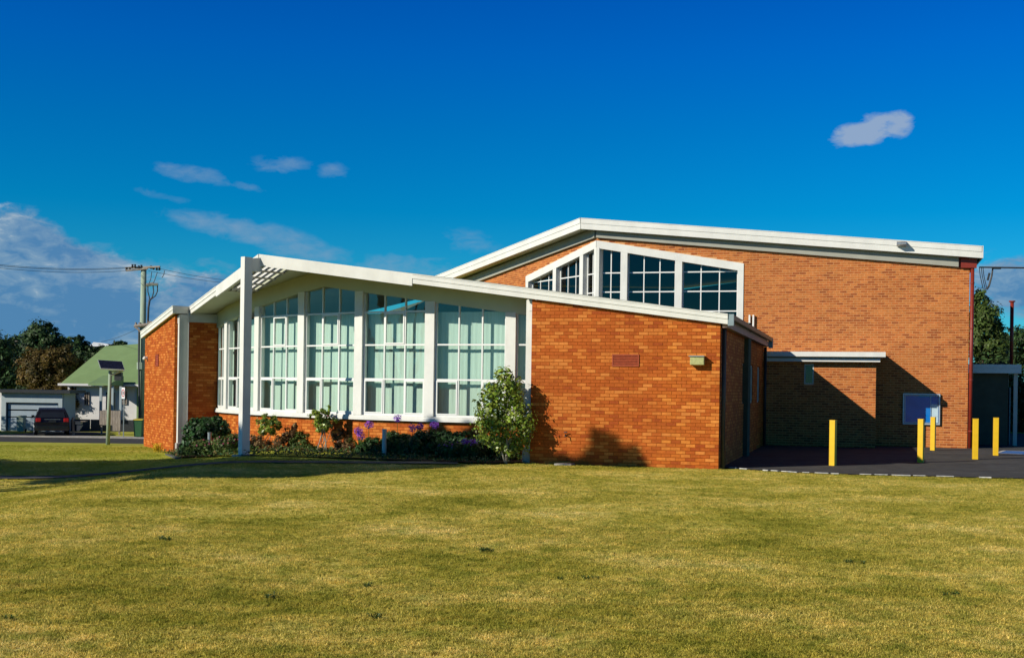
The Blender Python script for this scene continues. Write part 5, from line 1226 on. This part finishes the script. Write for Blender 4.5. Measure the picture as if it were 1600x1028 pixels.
# car
def car():
    c0 = at(80, 680, 67.2); r = empty('parked_car', (c0.x, 67.2, SZ), label='black hatchback parked in the driveway in front of the garage', cat='car'); r.rotation_euler.z = math.radians(22)
    # local: +y is the front of the car (away from the camera), rear at y=-2.0
    prof = [(-2.02, .42), (-2.05, .75), (-1.98, .98), (-1.72, 1.30), (-1.45, 1.44), (-.6, 1.50), (.25, 1.44), (1.0, 1.02), (1.75, .88), (2.05, .68), (2.08, .36)]
    def body(b):
        k = len(b.v); W0 = .86
        rings = []
        for (y, z) in prof:
            w = W0 if z < 1.0 else W0 - (z - .98) * .42
            rings.append(w)
        n = len(prof)
        for s in (-1, 1):
            for (y, z), w in zip(prof, rings): b.v.append((s * w, y, z))
        for i in range(n - 1): b.f.append((k + i, k + i + 1, k + n + i + 1, k + n + i)); b.m.append(0)
        # side strips down to the sill line
        for s, o in ((-1, 0), (1, n)):
            k2 = len(b.v)
            for (y, z) in prof: b.v.append((s * .87, y * .99, min(z, .98) if 0 else min(z, .95)))
            for (y, z) in prof: b.v.append((s * .83, y * .98, .28))
            for i in range(n - 1):
                b.f.append((k + o + i, k + o + i + 1, k2 + i + 1, k2 + i)); b.m.append(0); b.f.append((k2 + i, k2 + i + 1, k2 + n + i + 1, k2 + n + i)); b.m.append(0)
        b.face([(-.83, -1.98, .28), (.83, -1.98, .28), (.86, -2.02, .42), (-.86, -2.02, .42)]); b.face([(-.83, 2.04, .28), (.83, 2.04, .28), (.86, 2.08, .36), (-.86, 2.08, .36)][::-1]); b.face([(-.83, -1.98, .28), (-.83, 2.0, .28), (.83, 2.0, .28), (.83, -1.98, .28)])
    one('body', 'car_black', body, r)
    one('rear_window', 'car_glass', lambda b: b.face([(-.66, -1.995, 1.0), (.66, -1.995, 1.0), (.58, -1.75, 1.29), (-.58, -1.75, 1.29)]), r)
    for s in (-1, 1):
        one('side_window', 'car_glass', lambda b: b.face([(s * .868, -1.55, .99), (s * .868, .75, .99), (s * .72, .15, 1.36), (s * .70, -1.35, 1.38)]), r)
        one('tail_light', 'tail_red', lambda b: b.box((s * .70, -2.02, .86), (.26, .10, .20)), r, .03)
        for y in (-1.28, 1.32):
            w_ = one('wheel', 'tyre', lambda b: b.tube([(s * .72, y, .31), (s * .89, y, .31)], .31, 20), r); one('rim', 'steel', lambda b: [b.tube([(s * .885, y, .31), (s * .90, y, .31)], .08, 10)] + [b.tube([(s * .895, y + .07 * math.cos(t), .31 + .07 * math.sin(t)), (s * .895, y + .21 * math.cos(t), .31 + .21 * math.sin(t))], .025, 5) for t in np.linspace(0, 2 * math.pi, 6)[:-1]], w_)
    one('number_plate', 'dark_metal', lambda b: b.box((0, -2.065, .80), (.37, .02, .10)), r); one('bumper', 'car_black', lambda b: b.box((0, -2.02, .48), (1.66, .14, .22)), r, .04); one('trim_strip', 'steel', lambda b: b.box((0, -2.06, .90), (.8, .015, .02)), r)
    one('mirror', 'car_black', lambda b: b.box((-.95, .62, 1.0), (.16, .1, .12)), r, .02)
car()
# right-hand outbuilding
ob = empty('outbuilding', (0, 0, 0), label='dark flat roofed outbuilding in the shade right of the hall', cat='building')
OC = Vector((at(1583, 605, 45.6).x, 45.6))
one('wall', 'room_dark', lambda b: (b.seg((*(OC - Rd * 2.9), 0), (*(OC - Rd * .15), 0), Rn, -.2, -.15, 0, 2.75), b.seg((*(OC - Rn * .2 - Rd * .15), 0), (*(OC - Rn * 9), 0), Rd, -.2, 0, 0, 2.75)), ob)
one('roof', 'aluminium', lambda b: b.prism([OC - Rd * 3.0 + Rn * .25, OC + Rd * .25 + Rn * .25, OC + Rd * .25 - Rn * 10, OC - Rd * 3.0 - Rn * 10][::-1], lambda i: 3.05, lambda i: 2.92), ob)
one('fascia', 'aluminium', lambda b: (b.seg((*(OC - Rd * 3.0), 0), (*(OC + Rd * .25), 0), Rn, .20, .27, 2.72, 2.915), b.seg((*(OC + Rn * .19), 0), (*(OC - Rn * 10), 0), Rd, .20, .26, 2.72, 2.915)), ob)
for k in (0, 3, 6):
    q = OC - Rn * k; one('post', 'pilaster_grey', lambda b: b.seg((*(q), 0), (*(q - Rn * .14), 0), Rd, .02, .16, 0, 2.72), ob)
one('door', 'gutter_blue', lambda b: b.seg((*(OC - Rn * 1.2), 0), (*(OC - Rn * 2.6), 0), Rd, .005, .05, .0, 2.2), ob)
ch = at(1580.5, 535, 52)
one('flue', 'red_brown_paint', lambda b: b.tube([(ch.x, 52, 2.9), (ch.x, 52, at(1580, 472, 52).z)], .075, 10), ob, smooth=True); one('flue_cap', 'red_brown_paint', lambda b: b.tube([(ch.x, 52, at(1580, 472, 52).z), (ch.x, 52, at(1580, 470, 52).z)], .13, 10), ob)

# ------------------------------------------------------------------ background trees and hill
def bg_tree(label, spec, Y, n, size, m, group='trees behind the street', base=SZ, name='tree', clump=90, csz=.3, px0=None):
    cx = px0 if px0 else sum(s[0] for s in spec) / len(spec); b0 = at(cx, 600, Y); k = Y / FPX; bl = []
    for (x, y, rx, ry) in spec:
        q = at(x, y, Y); bl.append((q.x - b0.x, random.uniform(-.2, .2) * rx * k, q.z - base, rx * k, (rx + ry) / 2 * k, ry * k))
    return tree(name, label, 'tree', (b0.x, Y, base), bl, n, size, m, .25, group, clump=clump, csz=csz)
bg_tree('rounded olive brown tree behind the garage', [(78, 580, 42, 34), (60, 565, 28, 24), (100, 560, 28, 22), (52, 590, 24, 22), (95, 600, 34, 24), (75, 610, 30, 16), (110, 580, 20, 24)], 80, 22000, .17, 'leaf_olive', clump=320, csz=.24)
bg_tree('low olive bush spilling over the garage roof', [(114, 625, 11, 20), (104, 614, 16, 9), (78, 610, 22, 6), (108, 645, 10, 18), (98, 620, 16, 12)], 76.95, 6000, .15, 'leaf_olive', clump=140)
bg_tree('dark tree filling the far left edge', [(5, 555, 24, 34), (-25, 560, 40, 40), (0, 530, 14, 14), (15, 595, 30, 24), (40, 605, 30, 16)], 92, 6000, .3, 'leaf_evergreen', clump=200)
bg_tree('tall pine like tree rising above the olive tree', [(62, 525, 22, 20), (50, 532, 18, 18), (82, 535, 20, 16), (62, 550, 34, 22), (92, 542, 20, 14), (40, 548, 16, 20), (70, 515, 14, 12)], 118, 13000, .30, 'leaf_evergreen', clump=200)
bg_tree('small round dark tree at the far left skyline', [(22, 532, 10, 8), (18, 545, 16, 14), (34, 545, 12, 12)], 150, 2200, .5, 'leaf_evergreen', base=2)
bg_tree('dark bushy tree on the skyline left of the white roof', [(118, 540, 18, 14), (108, 550, 24, 18), (130, 548, 16, 13), (95, 556, 20, 16)], 130, 4200, .42, 'leaf_evergreen', base=1)
bg_tree('dark tree behind the ridge of the green roof', [(150, 556, 24, 14), (130, 562, 26, 18), (168, 550, 22, 10)], 125, 4200, .42, 'leaf_evergreen', base=0)
bg_tree('small tree top showing over the green roof', [(190, 537, 9, 4), (186, 546, 20, 8)], 150, 1500, .5, 'leaf_evergreen', base=3)
bg_tree('spreading dark tree between the garage and the white house', [(125, 580, 24, 22), (140, 572, 20, 16), (100, 590, 30, 26), (40, 590, 30, 22), (10, 600, 26, 14)], 98, 5500, .32, 'leaf_evergreen', clump=200)
bg_tree('leafy green tree at the hall corner on the right', [(1532, 480, 16, 24), (1540, 500, 22, 26), (1527, 520, 20, 40), (1556, 515, 16, 14), (1548, 545, 30, 30), (1530, 462, 10, 10)], 68, 12000, .18, 'leaf_mid', group='trees behind the outbuilding', base=0, clump=220)
bg_tree('lower dark tree behind the red flue', [(1585, 525, 20, 14), (1600, 540, 28, 26), (1575, 550, 26, 24), (1625, 530, 30, 24), (1560, 560, 26, 22)], 74, 10000, .2, 'leaf_evergreen', group='trees behind the outbuilding', base=0, clump=220)
for k, (x0, x1, y0, Y) in enumerate(((142, 180, 534, 170),)):
    A = at(x0, 541, Y); B_ = at(x1, 541, Y); w = B_.x - A.x
    o = empty('hill_house', (A.x, Y, A.z - 2.5), label='distant house with a pale sunlit roof above the trees', cat='house')
    one('roof', 'far_roof', lambda b: b.hexa([(-.3, 0, 2.5), (w, 0, 2.5), (w, 8, 2.5), (-.3, 8, 2.5)], [(.3, .2, 3.1), (w * .55, .2, 2.95), (w * .55, 7.5, 2.95), (.3, 7.5, 3.1)]), o); one('wall', 'room_dark', lambda b: b.box((w / 2, 4, 1.1), (w * .9, 7, 2.7)), o)
A = at(16, 535, 140); o = empty('hill_house', (A.x, 140, A.z - 2), label='small gabled house end half hidden in the trees at far left', cat='house')
one('roof', 'far_wall', lambda b: (b.hexa([(0, 0, 2), (.35, 0, 2), (.35, 5, 2), (0, 5, 2)], [(0, 0, 2.2), (.35, 0, 2.2), (.35, 5, 2.2), (0, 5, 2.2)]), b.hexa([(0, 0, 2.0), (.3, 0, 2.0), (.3, 4, 2), (0, 4, 2)], [(-.0, 0, 2.2), (.9, 0, 2.2), (.9, 4, 2.2), (-.0, 4, 2.2)])), o); one('wall', 'room_dark', lambda b: b.box((.8, 2, .8), (1.5, 3, 2.2)), o)
def hillz(X, Y): return -1.2 + 5.6 * sm((Y - 95) / 110) * sm((-X - 5) / 25) * (1 + .12 * np.sin(X * .09) + .1 * np.sin(Y * .06 + X * .03))
grid('hill', np.linspace(-160, -4, 50), np.linspace(88, 300, 40), hillz, 'hill_green')
p = []; n = 9000; X = RNG.uniform(-75, -20, n); Y = RNG.uniform(100, 215, n); Z = hillz(X, Y)
pts = np.stack([X, Y, Z + RNG.random(n) * 1.6], 1); nr = RNG.normal(size=(n, 3)); nr /= np.linalg.norm(nr, axis=1)[:, None]
tag(leaf_mesh('hill_scrub', [(leaves(pts, nr, 1.1, .7), 'leaf_evergreen')], None), kind='stuff')

# ------------------------------------------------------------------ street trees standing left of the view; they throw the long lawn shadow
T28 = math.tan(SUN_EL)
def up(X, Y, z, h):       # the point at height h whose shadow falls on (X, Y, z)
    k = (h - z) / T28; return (X - SUN_H.x * k, Y - SUN_H.y * k, h)
def shade_tree(label, base, targets, n, trunk, fine=None):
    bl = []
    for (X, Y, z, h, rx, ry, rz) in targets:
        q = up(X, Y, z, h); bl.append((q[0] - base[0], q[1] - base[1], q[2] - base[2], rx, ry, rz))
    r = tree('street_tree', label, 'tree', base, bl, n, .28, 'leaf_evergreen', trunk, 'street trees standing left of the lawn', clump=0, inner=.15, aspect=.7)
    if fine:
        fb = [(*[c - d for c, d in zip(up(X, Y, z, h), base)], rx, ry, rz) for (X, Y, z, h, rx, ry, rz) in fine]
        p, nr = cloud(fb, 2600, inner=.1, clump=90, csz=.5); leaf_mesh('twig_leaves', [(leaves(p, nr, .15, .6), 'leaf_evergreen')], r)
        one('branch', 'bark', lambda b: b.tube([(bl[2][0], bl[2][1], bl[2][2]), (fb[0][0] - .3, fb[0][1], fb[0][2] - .35), tuple(fb[0][:3])], [.06, .04, .02], 6), r)
    return r
shade_tree('broad dark street tree left of the lawn, nearest the building front', (-20.0, 21.4, -.4),
    [(-6.0, 26.9, 0, 8.4, 1.9, 1.9, .9), (-4.2, 27.9, 0, 8.8, 1.5, 1.5, .8), (-2.6, 29.2, 0, 9.2, 1.1, 1.1, .7), (-1.0, 30.6, 0, 9.6, .7, .7, .5), (-7.4, 29.6, 0, 9.0, 2.1, 2.1, 1.0), (-4.4, 30.4, 0, 9.4, 1.6, 1.5, .8), (-2.4, 31.6, .1, 9.8, 1.2, 1.0, .6), (-.7, 31.6, .1, 10, .8, .7, .4),
     (-6.9, 25.7, 0, 8.2, 1.2, 1.0, .6), (-7.0, 32.6, .1, 9.8, .8, .7, .5), (-2.15, 33.3, .75, 10.4, .25, .25, .3), (-1.25, 32.9, .7, 10.6, .28, .25, .3), (.55, 30.85, .3, 10.8, .25, .22, .25), (1.25, 30.7, .15, 10.9, .2, .2, .16), (.9, 30.75, .1, 10.9, .2, .2, .16), (1.75, 30.55, .05, 10.9, .25, .2, .15),
     (-7.25, 33.25, .2, 9.9, .7, .6, .4), (-5.6, 32.6, .2, 9.9, 1.0, .9, .5), (-4.0, 32.5, .35, 9.9, 1.0, .9, .5), (-2.7, 32.7, .45, 10.1, .8, .7, .45), (-5.6, 25.9, 0, 8.4, 1.3, 1.2, .7), (-5.2, 29, 0, 9, 1.5, 1.5, .8)], 30000, .22, fine=[(2.25, 30.4, .35, 11.2, .30, .30, .30), (2.65, 30.3, .28, 11.3, .34, .3, .26), (3.05, 30.2, .12, 11.1, .28, .3, .20), (2.05, 30.45, .72, 11.3, .12, .12, .22), (2.5, 30.3, .68, 11.35, .12, .12, .16), (2.95, 30.2, .5, 11.3, .14, .12, .14), (1.85, 30.5, .2, 11.2, .14, .14, .24), (2.28, 30.4, .8, 11.35, .08, .08, .14)])
shade_tree('broad dark street tree left of the lawn, second in the row', (-26.5, 23.0, -.4),
    [(-9.2, 28.6, -.2, 8.6, 1.8, 1.8, 1.0), (-8.6, 31.4, -.2, 9.2, 1.9, 1.7, .9), (-11.2, 31.2, -.3, 9.0, 2.1, 2.0, 1.1), (-11.4, 34.4, -.3, 9.6, 2.0, 2.0, 1.1), (-14.0, 33.4, -.4, 9.4, 2.2, 2.0, 1.2), (-17.0, 34.0, -.4, 9.2, 2.2, 2.0, 1.2), (-9.6, 33.6, -.3, 9.8, 1.2, 1.2, .8)], 17000, .24)

# screen of trees standing left of the garage: it keeps the garage and the car in shade and drops a pointed shadow on the white house
def plain_tree(name, label, loc, blobs, n, size, trunk): return tree(name, label, 'tree', loc, blobs, n, size, 'leaf_evergreen', trunk, 'trees standing beyond the left edge by the garage', clump=0, inner=.2, aspect=.6)
plain_tree('tree', 'bushy dark tree beyond the left edge beside the garage', (-35.0, 65.4, SZ), [(0, 0, 3.6, 2.4, 2.4, 2.0), (-1.5, -1.6, 3.6, 2.0, 2.0, 2.0), (1.6, -1.8, 3.0, 1.8, 1.8, 1.6), (2.0, -3.6, 3.2, 1.8, 1.8, 1.5)], 7000, .3, .22)
k_ = 9.5; cb = (-25.0 - SUN_H.x * k_, 77 - SUN_H.y * k_)
plain_tree('conifer', 'pointed dark conifer beyond the left edge of the view', (cb[0], cb[1], SZ), [(0, 0, 2.2, .75, .75, 2.2), (0, 0, 4.6, .55, .55, 1.6), (0, 0, 6.0, .35, .35, 1.1), (0, 0, 7.0, .2, .2, .7)], 4200, .25, .16)

bg_tree('dense dark hedge closing the view behind the outbuilding', [(1560, 600, 40, 50), (1610, 600, 40, 50), (1530, 610, 20, 50), (1660, 590, 50, 60), (1590, 650, 60, 40)], 64, 14000, .24, 'leaf_evergreen', group='trees behind the outbuilding', base=0, clump=300)
